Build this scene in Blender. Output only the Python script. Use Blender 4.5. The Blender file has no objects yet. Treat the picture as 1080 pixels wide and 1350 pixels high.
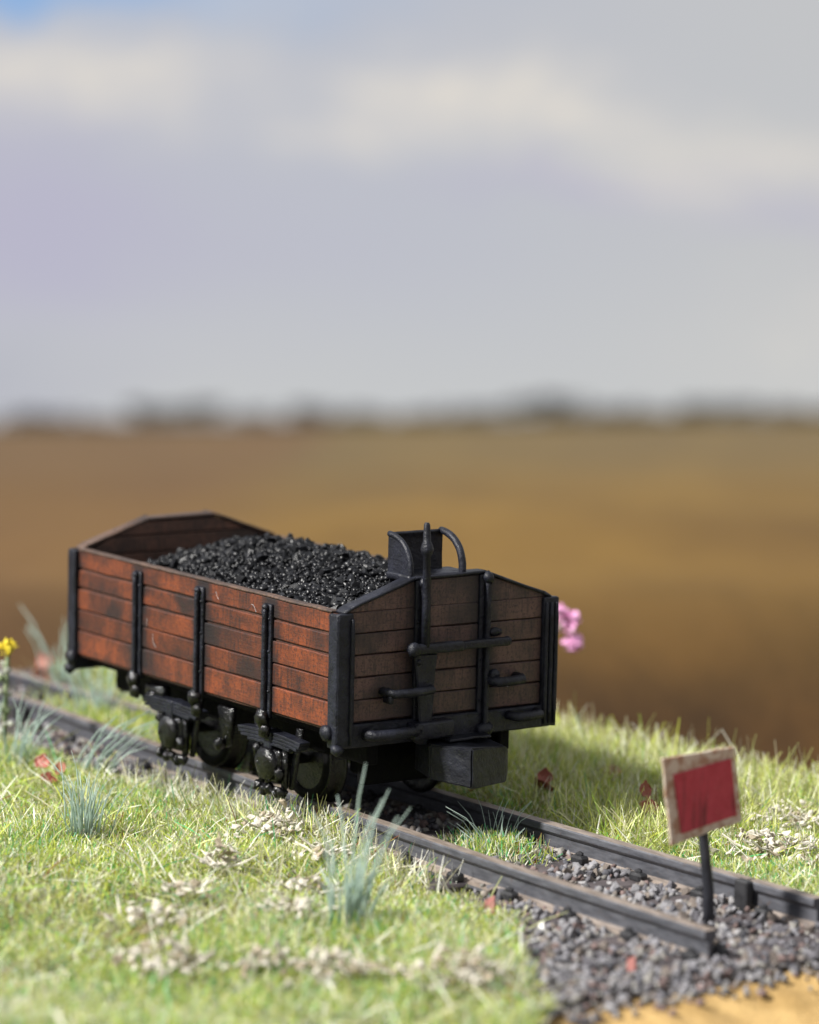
import bpy, bmesh, math, random
import numpy as np
from mathutils import Vector, Matrix, noise as mnoise

random.seed(7)
rng = np.random.default_rng(11)
S = bpy.context.scene
COL = S.collection
PI = math.pi

# ------------------------------------------------------------------ camera
FPX = 4293.9
yaw, pitch, roll = 2.52321, 0.122697, 0.023137
fw = Vector((math.cos(yaw) * math.cos(pitch), math.sin(yaw) * math.cos(pitch), -math.sin(pitch)))
rt = Vector((math.sin(yaw), -math.cos(yaw), 0))
up = rt.cross(fw)
r2 = rt * math.cos(roll) + up * math.sin(roll)
u2 = up * math.cos(roll) - rt * math.sin(roll)
cam_d = bpy.data.cameras.new('camera')
cam = bpy.data.objects.new('camera', cam_d)
COL.objects.link(cam)
cam.matrix_world = Matrix(((r2.x, u2.x, -fw.x, 3.52143), (r2.y, u2.y, -fw.y, -2.39458),
                           (r2.z, u2.z, -fw.z, 0.84293), (0, 0, 0, 1)))
cam_d.sensor_fit = 'HORIZONTAL'
cam_d.sensor_width = 36.0
cam_d.lens = FPX / 1080 * 36
cam_d.clip_start = 0.05
cam_d.clip_end = 3000
cam_d.dof.use_dof = True
cam_d.dof.focus_distance = 4.40
cam_d.dof.aperture_fstop = 2.5
S.camera = cam

# ------------------------------------------------------------------ light
SUN_DIR = Vector((-0.20, -0.86, 0.80)).normalized()      # towards the sun
sun_el = math.asin(SUN_DIR.z)
sun_d = bpy.data.lights.new('sun', 'SUN')
sun_d.energy = 5.0
sun_d.angle = math.radians(5.0)
sun_d.color = (1.0, 0.97, 0.92)
sun = bpy.data.objects.new('sun', sun_d)
COL.objects.link(sun)
sun.rotation_euler = SUN_DIR.to_track_quat('Z', 'Y').to_euler()

W = bpy.data.worlds.new('World')
S.world = W
W.use_nodes = True
S.view_settings.view_transform = 'Standard'
S.view_settings.look = 'None'
S.view_settings.gamma = 1
S.view_settings.exposure = 0.60
try:
    S.cycles.use_denoising = True
    S.cycles.max_bounces = 6
except Exception:
    pass


class G:
    """tiny node-graph helper"""
    def __init__(s, tree):
        s.t = tree
        tree.nodes.clear()

    def n(s, kind, **kw):
        nd = s.t.nodes.new(kind)
        for k, v in kw.items():
            if k.startswith('i_'):
                s.set(nd.inputs[k[2:].replace('_', ' ')], v)
            else:
                setattr(nd, k, v)
        return nd

    def set(s, sock, v):
        if hasattr(v, 'is_output'):
            s.t.links.new(v, sock)
        else:
            if isinstance(v, (tuple, list)) and len(v) == 3 and sock.type == 'RGBA':
                v = (*v, 1)
            sock.default_value = v

    def m(s, op, a, b=0.0, c=0.0, clamp=False):
        nd = s.t.nodes.new('ShaderNodeMath')
        nd.operation = op
        nd.use_clamp = clamp
        s.set(nd.inputs[0], a)
        s.set(nd.inputs[1], b)
        s.set(nd.inputs[2], c)
        return nd.outputs[0]

    def dot(s, a, v):
        nd = s.t.nodes.new('ShaderNodeVectorMath')
        nd.operation = 'DOT_PRODUCT'
        s.set(nd.inputs[0], a)
        nd.inputs[1].default_value = v
        return nd.outputs['Value']

    def mix(s, f, a, b, mode='MIX'):
        nd = s.t.nodes.new('ShaderNodeMix')
        nd.data_type = 'RGBA'
        nd.blend_type = mode
        nd.clamp_factor = True
        s.set(nd.inputs[0], f)
        s.set(nd.inputs[6], a)
        s.set(nd.inputs[7], b)
        return nd.outputs[2]

    def noise(s, vec, scale, detail=4, rough=0.55, dist=0.0):
        nd = s.n('ShaderNodeTexNoise')
        if vec is not None:
            s.set(nd.inputs['Vector'], vec)
        nd.inputs['Scale'].default_value = scale
        nd.inputs['Detail'].default_value = detail
        nd.inputs['Roughness'].default_value = rough
        nd.inputs['Distortion'].default_value = dist
        return nd.outputs['Fac']

    def ramp(s, f, lo, hi):
        nd = s.n('ShaderNodeMapRange')
        nd.interpolation_type = 'SMOOTHSTEP'
        s.set(nd.inputs['Value'], f)
        nd.inputs['From Min'].default_value = lo
        nd.inputs['From Max'].default_value = hi
        return nd.outputs['Result']

    def scale(s, vec, sc):
        nd = s.n('ShaderNodeMapping')
        s.set(nd.inputs['Vector'], vec)
        nd.inputs['Scale'].default_value = sc
        return nd.outputs[0]


# world: hazy sky with cloud banks, laid out by azimuth u and height v above the far field's skyline
g = G(W.node_tree)
tc = g.n('ShaderNodeTexCoord').outputs['Generated']
az_f = Vector((math.cos(yaw), math.sin(yaw), 0))
a_f = g.dot(tc, az_f)
a_r = g.dot(tc, rt)
a_z = g.dot(tc, (0, 0, 1))
u = g.m('ARCTAN2', a_r, a_f)
v = g.m('ADD', g.m('ARCSINE', a_z), 0.0947)
cmb = g.n('ShaderNodeCombineXYZ')
g.set(cmb.inputs[0], u)
g.set(cmb.inputs[1], v)
wob = g.noise(g.scale(cmb.outputs[0], (1, 2.2, 1)), 30, 5, 0.6)
wob2 = g.noise(g.scale(cmb.outputs[0], (1.0, 2.0, 1)), 21.7, 5, 0.6)
uu = g.m('ADD', u, g.m('MULTIPLY', g.m('SUBTRACT', wob, 0.5), 0.055))
vv = g.m('ADD', v, g.m('MULTIPLY', g.m('SUBTRACT', wob2, 0.5), 0.042))


def blob(x, y, sx, sy, k):
    a = g.m('DIVIDE', g.m('SUBTRACT', uu, (x - 540) / FPX), sx / FPX)
    b = g.m('DIVIDE', g.m('SUBTRACT', vv, (555 - y) / FPX), sy / FPX)
    e = g.m('EXPONENT', g.m('MULTIPLY', g.m('ADD', g.m('MULTIPLY', a, a), g.m('MULTIPLY', b, b)), -1.0))
    return g.m('MULTIPLY', e, k)


def blobs(lst):
    r = None
    for q in lst:
        e = blob(*q)
        r = e if r is None else g.m('ADD', r, e)
    return r


skyv = g.n('ShaderNodeCombineXYZ')
sep = g.n('ShaderNodeSeparateXYZ')
g.set(sep.inputs[0], tc)
g.set(skyv.inputs[0], sep.outputs[0])
g.set(skyv.inputs[1], sep.outputs[1])
g.set(skyv.inputs[2], g.m('MAXIMUM', g.m('ADD', sep.outputs[2], 0.25), 0.03))
sk = g.n('ShaderNodeTexSky')
sk.sky_type = 'NISHITA'
sk.sun_disc = False
sk.sun_elevation = sun_el
sk.sun_rotation = math.atan2(SUN_DIR.x, SUN_DIR.y)
g.set(sk.inputs['Vector'], skyv.outputs[0])
sky10 = g.mix(1.0, sk.outputs['Color'], (0.075, 0.075, 0.075), 'MULTIPLY')
veil = (0.440, 0.450, 0.492)
base = g.mix(0.94, sky10, veil)
base = g.mix(g.m('MULTIPLY', g.ramp(u, -0.02, 0.13), 0.7), base, (0.460, 0.464, 0.462))
hz = g.ramp(v, 0.060, 0.0)
base = g.mix(g.m('MULTIPLY', hz, 0.8), base, (0.475, 0.482, 0.480))
blue = blobs([(20, 5, 200, 34, 1.2), (330, 10, 200, 50, 0.25), (100, -90, 420, 60, 0.8)])
base = g.mix(blue, base, (0.23, 0.37, 0.60))
lil = blobs([(0, 300, 230, 150, 0.85), (760, 235, 190, 22, 0.75), (1030, 280, 150, 22, 0.55), (300, 330, 300, 90, 0.25)])
base = g.mix(lil, base, (0.400, 0.390, 0.490))
lefth = blobs([(-60, 520, 190, 60, 0.55)])
base = g.mix(lefth, base, (0.35, 0.36, 0.43))
fbm = g.noise(g.scale(cmb.outputs[0], (1, 3.0, 1)), 5.0, 6, 0.6, 0.3)
gen = g.m('MULTIPLY', g.ramp(fbm, 0.50, 0.72), g.m('MULTIPLY', g.ramp(v, 0.06, 0.16), 0.8))
cr = g.m('ADD', blobs([(40, 115, 190, 48, 0.85), (200, 120, 110, 42, 0.30), (600, 135, 130, 46, 0.70), (440, 180, 95, 34, 0.55), (530, 105, 70, 30, 0.35), (690, 110, 70, 34, 0.35),
                       (770, 165, 130, 46, 0.55), (1000, 225, 130, 36, 0.70), (900, 190, 90, 36, 0.35), (1060, 440, 160, 90, 0.25)]), gen)
puff = g.noise(g.scale(cmb.outputs[0], (1, 1.8, 1)), 75, 5, 0.6)
cr = g.m('MULTIPLY', cr, g.m('ADD', 0.55, g.m('MULTIPLY', g.ramp(puff, 0.32, 0.68), 0.55)))
base = g.mix(cr, base, (0.630, 0.592, 0.535))
bg = g.n('ShaderNodeBackground')
g.set(bg.inputs['Color'], base)
bg.inputs['Strength'].default_value = 0.80
out = g.n('ShaderNodeOutputWorld')
g.set(out.inputs['Surface'], bg.outputs[0])

# ------------------------------------------------------------------ materials
MAT = {}


def mat(name, build):
    m = bpy.data.materials.new(name)
    m.use_nodes = True
    gg = G(m.node_tree)
    p = gg.n('ShaderNodeBsdfPrincipled')
    o = gg.n('ShaderNodeOutputMaterial')
    gg.set(o.inputs['Surface'], p.outputs[0])
    build(gg, p, o)
    MAT[name] = m
    return m


def bump(gg, p, h, strength=0.4, dist=0.002):
    b = gg.n('ShaderNodeBump')
    b.inputs['Strength'].default_value = strength
    b.inputs['Distance'].default_value = dist
    gg.set(b.inputs['Height'], h)
    gg.set(p.inputs['Normal'], b.outputs[0])


def oc(gg):
    return gg.n('ShaderNodeTexCoord').outputs['Object']


def rnd(gg):
    return gg.n('ShaderNodeObjectInfo').outputs['Random']


def offset(gg, vec, k=7.0):
    """object coordinates pushed apart by the object's random number"""
    r = rnd(gg)
    c = gg.n('ShaderNodeCombineXYZ')
    for i in range(3):
        gg.set(c.inputs[i], gg.m('MULTIPLY', r, k * (i + 1)))
    nd = gg.n('ShaderNodeVectorMath')
    nd.operation = 'ADD'
    gg.set(nd.inputs[0], vec)
    gg.set(nd.inputs[1], c.outputs[0])
    return nd.outputs[0]


def wood(axis, c_lo, c_hi, grime, gk, posts=()):
    def f(gg, p, o):
        raw = oc(gg)
        co = offset(gg, raw)
        st = (9, 60, 60) if axis == 'x' else (60, 9, 60)
        grain = gg.noise(gg.scale(co, st), 6, 5, 0.65)
        blot = gg.noise(co, 22, 5, 0.6, 0.4)
        fine = gg.noise(co, 260, 4, 0.7)
        big = gg.noise(co, 7, 3, 0.5)
        vert = gg.noise(gg.scale(co, (70, 70, 9)), 3, 4, 0.6)
        c = gg.mix(gg.ramp(blot, 0.30, 0.70), c_lo, c_hi)
        c = gg.mix(gg.m('MULTIPLY', gg.ramp(grain, 0.52, 0.75), 0.55), c, grime)
        c = gg.mix(gg.m('MULTIPLY', gg.ramp(fine, 0.48, 0.66), 0.70), c, grime)
        c = gg.mix(gg.m('MULTIPLY', gg.ramp(vert, 0.48, 0.68), 0.60), c, grime)
        c = gg.mix(gg.m('MULTIPLY', gg.ramp(big, 0.48, 0.68), gk), c, grime)
        if posts:
            sp = gg.n('ShaderNodeSeparateXYZ')
            gg.set(sp.inputs[0], raw)
            xx = gg.m('ADD', sp.outputs[0 if axis == 'x' else 1], gg.m('MULTIPLY', gg.m('SUBTRACT', blot, 0.5), 0.035))
            d = None
            for q in posts:
                e_ = gg.m('ABSOLUTE', gg.m('SUBTRACT', xx, q))
                d = e_ if d is None else gg.m('MINIMUM', d, e_)
            c = gg.mix(gg.m('MULTIPLY', gg.ramp(d, 0.034, 0.006), 0.9), c, grime)
        tone = gg.m('ADD', 0.68, gg.m('MULTIPLY', rnd(gg), 0.50))
        vm = gg.n('ShaderNodeVectorMath')
        vm.operation = 'SCALE'
        gg.set(vm.inputs[0], c)
        gg.set(vm.inputs['Scale'], tone)
        c = vm.outputs[0]
        gg.set(p.inputs['Base Color'], c)
        gg.set(p.inputs['Roughness'], gg.m('ADD', 0.42, gg.m('MULTIPLY', fine, 0.35)))
        h = gg.m('ADD', gg.m('MULTIPLY', grain, 0.7), gg.m('MULTIPLY', fine, 0.35))
        bump(gg, p, h, 0.55, 0.0016)
    return f


mat('side_wood', wood('x', (0.066, 0.018, 0.008), (0.205, 0.047, 0.0125), (0.009, 0.0075, 0.0085), 0.85, (-.358, -.162, .009, .186, .358)))
mat('end_wood', wood('y', (0.080, 0.047, 0.038), (0.150, 0.084, 0.067), (0.021, 0.018, 0.019), 0.70, (-.181, -.048, .059, .181)))
mat('inner_wood', wood('y', (0.085, 0.040, 0.026), (0.150, 0.068, 0.044), (0.016, 0.013, 0.012), 0.7))
mat('cap_wood', wood('x', (0.055, 0.034, 0.026), (0.13, 0.075, 0.05), (0.018, 0.015, 0.015), 0.6))


def metal(base, hi, r0, bk, spec=0.5):
    def f(gg, p, o):
        co = offset(gg, oc(gg))
        a = gg.noise(co, 40, 5, 0.6)
        b = gg.noise(co, 190, 4, 0.65)
        c = gg.mix(gg.ramp(a, 0.35, 0.75), base, hi)
        gg.set(p.inputs['Base Color'], c)
        gg.set(p.inputs['Roughness'], gg.m('ADD', r0, gg.m('MULTIPLY', b, 0.25)))
        p.inputs['Specular IOR Level'].default_value = spec
        bump(gg, p, gg.m('ADD', a, gg.m('MULTIPLY', b, 0.45)), bk, 0.004)
    return f


mat('black_metal', metal((0.0050, 0.0057, 0.0100), (0.0150, 0.0170, 0.028), 0.34, 0.75, 0.38))
mat('greasy_metal', metal((0.0015, 0.0015, 0.0020), (0.005, 0.0048, 0.0055), 0.04, 1.0, 0.55))
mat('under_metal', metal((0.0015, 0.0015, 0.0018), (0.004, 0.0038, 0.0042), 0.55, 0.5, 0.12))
mat('coupler_metal', metal((0.0055, 0.0062, 0.0100), (0.014, 0.0155, 0.024), 0.36, 0.6, 0.35))


def coal_f(gg, p, o):
    co = offset(gg, oc(gg))
    a = gg.noise(co, 120, 4, 0.6)
    gg.set(p.inputs['Base Color'], gg.mix(a, (0.0018, 0.0020, 0.0028), (0.008, 0.0085, 0.011)))
    gg.set(p.inputs['Roughness'], gg.m('ADD', 0.14, gg.m('MULTIPLY', a, 0.45)))
    p.inputs['Specular IOR Level'].default_value = 0.36
    bump(gg, p, gg.noise(co, 320, 3, 0.6), 0.2, 0.001)


mat('coal', coal_f)


def rail_f(gg, p, o):
    co = oc(gg)
    ge = gg.n('ShaderNodeNewGeometry')
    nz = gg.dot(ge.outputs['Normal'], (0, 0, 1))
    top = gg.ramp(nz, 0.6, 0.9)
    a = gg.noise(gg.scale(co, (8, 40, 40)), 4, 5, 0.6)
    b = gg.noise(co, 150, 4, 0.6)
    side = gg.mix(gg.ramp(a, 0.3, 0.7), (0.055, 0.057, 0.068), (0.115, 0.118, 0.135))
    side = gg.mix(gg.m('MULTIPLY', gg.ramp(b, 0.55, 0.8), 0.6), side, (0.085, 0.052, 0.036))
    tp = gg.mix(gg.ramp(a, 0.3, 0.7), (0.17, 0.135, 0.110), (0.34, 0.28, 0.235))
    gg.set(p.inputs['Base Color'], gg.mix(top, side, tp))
    gg.set(p.inputs['Roughness'], gg.m('ADD', 0.40, gg.m('MULTIPLY', b, 0.3)))
    p.inputs['Metallic'].default_value = 0.25
    bump(gg, p, b, 0.3, 0.002)


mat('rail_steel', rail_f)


def simple(c1, c2, scale, rough, bk=0.3, bd=0.003, nscale=None):
    def f(gg, p, o):
        co = offset(gg, oc(gg), 3.0)
        a = gg.noise(co, scale, 5, 0.6)
        gg.set(p.inputs['Base Color'], gg.mix(gg.ramp(a, 0.3, 0.7), c1, c2))
        p.inputs['Roughness'].default_value = rough
        bump(gg, p, gg.noise(co, nscale or scale * 3, 4, 0.65), bk, bd)
    return f


mat('sleeper_wood', simple((0.040, 0.033, 0.036), (0.095, 0.078, 0.080), 40, 0.8))
mat('chair_iron', simple((0.012, 0.012, 0.014), (0.03, 0.03, 0.033), 60, 0.5))
mat('stone_grey', simple((0.16, 0.158, 0.172), (0.36, 0.35, 0.365), 60, 0.85, 0.5))
mat('stone_brown', simple((0.13, 0.105, 0.09), (0.26, 0.22, 0.19), 60, 0.85, 0.5))
mat('stone_dark', simple((0.075, 0.073, 0.085), (0.18, 0.172, 0.19), 60, 0.85, 0.5))
mat('stone_white', simple((0.55, 0.55, 0.53), (0.75, 0.75, 0.72), 60, 0.7))
mat('stone_red', simple((0.20, 0.075, 0.065), (0.33, 0.13, 0.11), 60, 0.8))
mat('bed_soil', simple((0.075, 0.070, 0.072), (0.17, 0.16, 0.16), 60, 0.95, 0.8, 0.006))
mat('turf_soil', simple((0.055, 0.060, 0.020), (0.13, 0.12, 0.045), 30, 0.95, 0.8, 0.01, 120))
mat('sand', simple((0.36, 0.225, 0.075), (0.56, 0.37, 0.145), 14, 0.95, 0.7, 0.006, 160))
mat('flake_pale', simple((0.48, 0.44, 0.36), (0.74, 0.70, 0.61), 60, 0.85, 0.4))
mat('flake_tan', simple((0.26, 0.21, 0.14), (0.48, 0.41, 0.30), 60, 0.85, 0.4))
mat('leaf_rust', simple((0.16, 0.035, 0.022), (0.36, 0.10, 0.065), 50, 0.5, 0.3))
mat('leaf_brick', simple((0.26, 0.065, 0.05), (0.50, 0.20, 0.15), 50, 0.45, 0.3))
mat('stem_green', simple((0.07, 0.12, 0.045), (0.30, 0.34, 0.20), 120, 0.7))
mat('stem_pale', simple((0.34, 0.36, 0.30), (0.60, 0.60, 0.52), 120, 0.7))
mat('petal_yellow', simple((0.62, 0.47, 0.012), (0.80, 0.66, 0.04), 80, 0.7))
mat('petal_pink', simple((0.80, 0.30, 0.60), (0.92, 0.55, 0.80), 80, 0.75))
mat('post_paint', simple((0.014, 0.015, 0.020), (0.035, 0.036, 0.045), 40, 0.45))
mat('lint', simple((0.5, 0.5, 0.52), (0.65, 0.65, 0.66), 50, 0.6))
mat('tree_leaf', simple((0.014, 0.018, 0.017), (0.030, 0.036, 0.031), 1.2, 0.9))
mat('bark', simple((0.04, 0.03, 0.022), (0.08, 0.06, 0.045), 5, 0.9))


def blue_blade(gg, p, o):
    co = offset(gg, oc(gg), 3)
    a = gg.noise(co, 25, 3)
    c = gg.mix(a, (0.42, 0.55, 0.49), (0.70, 0.80, 0.73))
    gg.set(p.inputs['Base Color'], c)
    p.inputs['Roughness'].default_value = 0.32
    tr = gg.n('ShaderNodeBsdfTranslucent')
    gg.set(tr.inputs['Color'], c)
    mx = gg.n('ShaderNodeMixShader')
    mx.inputs[0].default_value = 0.5
    gg.set(mx.inputs[1], p.outputs[0])
    gg.set(mx.inputs[2], tr.outputs[0])
    gg.set(o.inputs['Surface'], mx.outputs[0])


mat('blue_blade', blue_blade)


def fibre(gg, p, o):
    c = gg.n('ShaderNodeVertexColor', layer_name='tint').outputs['Color']
    gg.set(p.inputs['Base Color'], c)
    p.inputs['Roughness'].default_value = 0.36
    tr = gg.n('ShaderNodeBsdfTranslucent')
    gg.set(tr.inputs['Color'], c)
    mx = gg.n('ShaderNodeMixShader')
    mx.inputs[0].default_value = 0.25
    gg.set(mx.inputs[1], p.outputs[0])
    gg.set(mx.inputs[2], tr.outputs[0])
    gg.set(o.inputs['Surface'], mx.outputs[0])


mat('grass_fibre', fibre)


def tinted(gg, p, o):
    c = gg.n('ShaderNodeVertexColor', layer_name='tint').outputs['Color']
    a = gg.noise(oc(gg), 90, 4, 0.6)
    gg.set(p.inputs['Base Color'], gg.mix(gg.ramp(a, 0.25, 0.8), c, (0.5, 0.5, 0.5), 'MULTIPLY'))
    p.inputs['Roughness'].default_value = 0.85
    bump(gg, p, gg.noise(oc(gg), 200, 4, 0.6), 0.5, 0.003)


mat('stone_tint', tinted)


def field_f(gg, p, o):
    co = oc(gg)
    # x = distance away from the diorama, y = sideways (set by the object's own axes)
    sp = gg.n('ShaderNodeSeparateXYZ')
    gg.set(sp.inputs[0], co)
    far = gg.ramp(gg.m('LOGARITHM', gg.m('MAXIMUM', sp.outputs[0], 0.5), 10), math.log10(2.0), math.log10(7.5))
    far2 = gg.ramp(gg.m('LOGARITHM', gg.m('MAXIMUM', sp.outputs[0], 0.5), 10), math.log10(8.0), math.log10(50.0))
    ang = gg.m('DIVIDE', sp.outputs[1], gg.m('MAXIMUM', sp.outputs[0], 0.5))
    n1 = gg.noise(gg.scale(co, (0.25, 1, 1)), 2.2, 5, 0.6, 0.3)
    n2 = gg.noise(gg.scale(co, (0.08, 0.6, 1)), 0.7, 4, 0.6)
    n3 = gg.noise(co, 40, 4, 0.7)
    near_c = gg.mix(gg.ramp(n1, 0.30, 0.72), (0.028, 0.014, 0.005), (0.075, 0.037, 0.010))
    mid_c = gg.mix(gg.ramp(n2, 0.30, 0.70), (0.112, 0.066, 0.022), (0.188, 0.112, 0.029))
    far_c = gg.mix(gg.ramp(n2, 0.30, 0.70), (0.110, 0.082, 0.044), (0.145, 0.104, 0.047))
    c = gg.mix(far, near_c, mid_c)
    c = gg.mix(far2, c, far_c)
    c = gg.mix(gg.m('MULTIPLY', gg.ramp(n3, 0.45, 0.75), 0.3), c, (0.09, 0.05, 0.02))
    lt = gg.ramp(gg.m('ADD', gg.m('SUBTRACT', sp.outputs[1], gg.m('MULTIPLY', sp.outputs[0], 0.02)), gg.m('MULTIPLY', gg.m('SUBTRACT', n2, 0.5), 1.2)), 0.0, 1.3)
    c = gg.mix(gg.m('MULTIPLY', lt, 0.55), c, (0.105, 0.058, 0.034))
    gg.set(p.inputs['Base Color'], c)
    p.inputs['Roughness'].default_value = 0.95
    p.inputs['Specular IOR Level'].default_value = 0.1
    bump(gg, p, gg.m('ADD', n1, gg.m('MULTIPLY', n3, 0.2)), 0.6, 0.05)


mat('field_soil', field_f)


def sign_f(white):
    def f(gg, p, o):
        co = oc(gg)
        a = gg.noise(co, 60, 5, 0.65, 0.5)
        b = gg.noise(gg.scale(co, (1, 1, 0.12)), 90, 4, 0.6)
        c_ = gg.noise(co, 420, 3, 0.6)
        if white:
            c = gg.mix(gg.ramp(a, 0.42, 0.62), (0.58, 0.49, 0.40), (0.36, 0.20, 0.13))
            c = gg.mix(gg.ramp(c_, 0.60, 0.75), c, (0.14, 0.075, 0.055))
        else:
            c = gg.mix(gg.ramp(a, 0.3, 0.75), (0.47, 0.050, 0.078), (0.38, 0.030, 0.050))
            c = gg.mix(gg.m('MULTIPLY', gg.ramp(b, 0.52, 0.70), 0.8), c, (0.10, 0.016, 0.020))
            c = gg.mix(gg.m('MULTIPLY', gg.ramp(c_, 0.58, 0.72), 0.4), c, (0.55, 0.22, 0.22))
        gg.set(p.inputs['Base Color'], c)
        p.inputs['Roughness'].default_value = 0.5
        bump(gg, p, a, 0.2, 0.001)
    return f


mat('sign_white', sign_f(True))
mat('sign_red', sign_f(False))


# ------------------------------------------------------------------ mesh helpers
class B:
    def __init__(s):
        s.bm = bmesh.new()

    def box(s, lo, hi, bev=0.0015, rot=None, segs=1):
        c = [(a + b) / 2 for a, b in zip(lo, hi)]
        d = [max(abs(b - a), 1e-5) for a, b in zip(lo, hi)]
        t = bmesh.new()
        bmesh.ops.create_cube(t, size=1)
        bmesh.ops.scale(t, vec=d, verts=t.verts)
        if bev:
            bmesh.ops.bevel(t, geom=list(t.edges), offset=min(bev, min(d) * 0.4), segments=segs, affect='EDGES', profile=0.6)
        if rot is not None:
            bmesh.ops.transform(t, matrix=rot, verts=t.verts)
        bmesh.ops.translate(t, vec=c, verts=t.verts)
        s.add(t)
        return s

    def add(s, t):
        me = bpy.data.meshes.new('tmp')
        t.to_mesh(me)
        t.free()
        s.bm.from_mesh(me)
        bpy.data.meshes.remove(me)

    def tube(s, path, rad, n=8, cap=True):
        path = [Vector(p) for p in path]
        if not hasattr(rad, '__len__'):
            rad = [rad] * len(path)
        t = bmesh.new()
        rings = []
        ref = None
        for i, p in enumerate(path):
            d = (path[min(i + 1, len(path) - 1)] - path[max(i - 1, 0)]).normalized()
            if ref is None:
                ref = d.orthogonal().normalized()
            a = (ref - d * ref.dot(d)).normalized()
            ref = a
            b = d.cross(a)
            rings.append([t.verts.new(p + (a * math.cos(k * 2 * PI / n) + b * math.sin(k * 2 * PI / n)) * rad[i]) for k in range(n)])
        for i in range(len(rings) - 1):
            for k in range(n):
                t.faces.new((rings[i][k], rings[i][(k + 1) % n], rings[i + 1][(k + 1) % n], rings[i + 1][k]))
        if cap:
            t.faces.new(rings[0][::-1])
            t.faces.new(rings[-1])
        s.add(t)
        return s

    def lathe(s, c, axis, prof, n=28):
        """prof: list of (offset along axis, radius)"""
        axis = Vector(axis).normalized()
        a = axis.orthogonal().normalized()
        b = axis.cross(a)
        c = Vector(c)
        t = bmesh.new()
        rings = []
        for h, r in prof:
            if r < 1e-6:
                rings.append([t.verts.new(c + axis * h)])
            else:
                rings.append([t.verts.new(c + axis * h + (a * math.cos(k * 2 * PI / n) + b * math.sin(k * 2 * PI / n)) * r) for k in range(n)])
        for i in range(len(rings) - 1):
            p, q = rings[i], rings[i + 1]
            for k in range(n):
                k2 = (k + 1) % n
                if len(p) == 1 and len(q) == 1:
                    continue
                if len(p) == 1:
                    t.faces.new((p[0], q[k], q[k2]))
                elif len(q) == 1:
                    t.faces.new((p[k], p[k2], q[0]))
                else:
                    t.faces.new((p[k], p[k2], q[k2], q[k]))
        bmesh.ops.recalc_face_normals(t, faces=t.faces)
        s.add(t)
        return s

    def prism(s, poly, axis, lo, hi, bev=0.001):
        """poly in the two other axes (cyclic order), extruded along axis 0/1/2"""
        t = bmesh.new()

        def mk(p, h):
            q = [0, 0, 0]
            q[axis] = h
            o = [i for i in range(3) if i != axis]
            q[o[0]], q[o[1]] = p
            return t.verts.new(q)
        a = [mk(p, lo) for p in poly]
        b = [mk(p, hi) for p in poly]
        t.faces.new(a)
        t.faces.new(b[::-1])
        n = len(poly)
        for k in range(n):
            t.faces.new((a[k], b[k], b[(k + 1) % n], a[(k + 1) % n]))
        bmesh.ops.recalc_face_normals(t, faces=t.faces)
        if bev:
            bmesh.ops.bevel(t, geom=list(t.edges), offset=bev, segments=1, affect='EDGES')
        s.add(t)
        return s

    def blob(s, c, r, sub=2, jit=0.12, sc=(1, 1, 1), seed=0):
        t = bmesh.new()
        bmesh.ops.create_icosphere(t, subdivisions=sub, radius=1)
        for vv_ in t.verts:
            k = 1 + jit * 2 * mnoise.noise(vv_.co * 1.7 + Vector((seed * 3.1, seed * 1.7, seed)))
            vv_.co = Vector((vv_.co.x * sc[0], vv_.co.y * sc[1], vv_.co.z * sc[2])) * r * k
        bmesh.ops.translate(t, vec=c, verts=t.verts)
        s.add(t)
        return s

    def mesh(s, name, m, smooth=False):
        me = bpy.data.meshes.new(name)
        s.bm.to_mesh(me)
        s.bm.free()
        me.materials.append(MAT[m])
        if smooth:
            me.shade_smooth()
        return me

    def obj(s, name, m, parent=None, smooth=False, lump=0.0):
        if lump:
            for vv_ in s.bm.verts:
                vv_.co += mnoise.noise_vector(vv_.co * 60) * lump
        o = bpy.data.objects.new(name, s.mesh(name, m, smooth))
        COL.objects.link(o)
        o.parent = parent
        return o


def put(name, me, parent=None, loc=(0, 0, 0), rot=None, scale=None):
    o = bpy.data.objects.new(name, me)
    COL.objects.link(o)
    o.parent = parent
    o.location = loc
    if rot is not None:
        o.rotation_euler = rot
    if scale is not None:
        o.scale = scale if hasattr(scale, '__len__') else (scale,) * 3
    return o


def tag(o, label=None, cat=None, group=None, kind=None):
    if label:
        o['label'] = label
    if cat:
        o['category'] = cat
    if group:
        o['group'] = group
    if kind:
        o['kind'] = kind
    return o


def empty(name, loc=(0, 0, 0)):
    o = bpy.data.objects.new(name, None)
    COL.objects.link(o)
    o.location = loc
    o.empty_display_size = 0.02
    return o


def smooth01(x):
    x = np.clip(x, 0, 1)
    return x * x * (3 - 2 * x)


_tab = rng.random((64, 64))


def vnoise(x, y, f):
    x = np.asarray(x) * f + 100.3
    y = np.asarray(y) * f + 57.7
    ix = np.floor(x).astype(int)
    iy = np.floor(y).astype(int)
    fx = smooth01(x - ix)
    fy = smooth01(y - iy)
    T = lambda a, b: _tab[a % 64, b % 64]
    return (T(ix, iy) * (1 - fx) + T(ix + 1, iy) * fx) * (1 - fy) + (T(ix, iy + 1) * (1 - fx) + T(ix + 1, iy + 1) * fx) * fy


X0, X1, Y0, Y1 = -1.46, 0.752, -1.25, 0.92


def ye(x):
    """back edge of the turf"""
    x = np.asarray(x, float)
    return np.interp(x, [-1.5, -1.2, -.6, -.4, 0, .75], [.62, .70, .755, .80, .875, .93]) + 0.02 * (vnoise(x, x * 0 + 7, 8) - .5)



def xe(y):
    """front edge of the turf"""
    y = np.asarray(y, float)
    return 0.738 + 0.16 * smooth01((-.15 - y) / .26) + 0.012 * (vnoise(y, y * 0, 9) - .5) + 0.008 * (vnoise(y, y * 0 + 3, 25) - .5)



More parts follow.
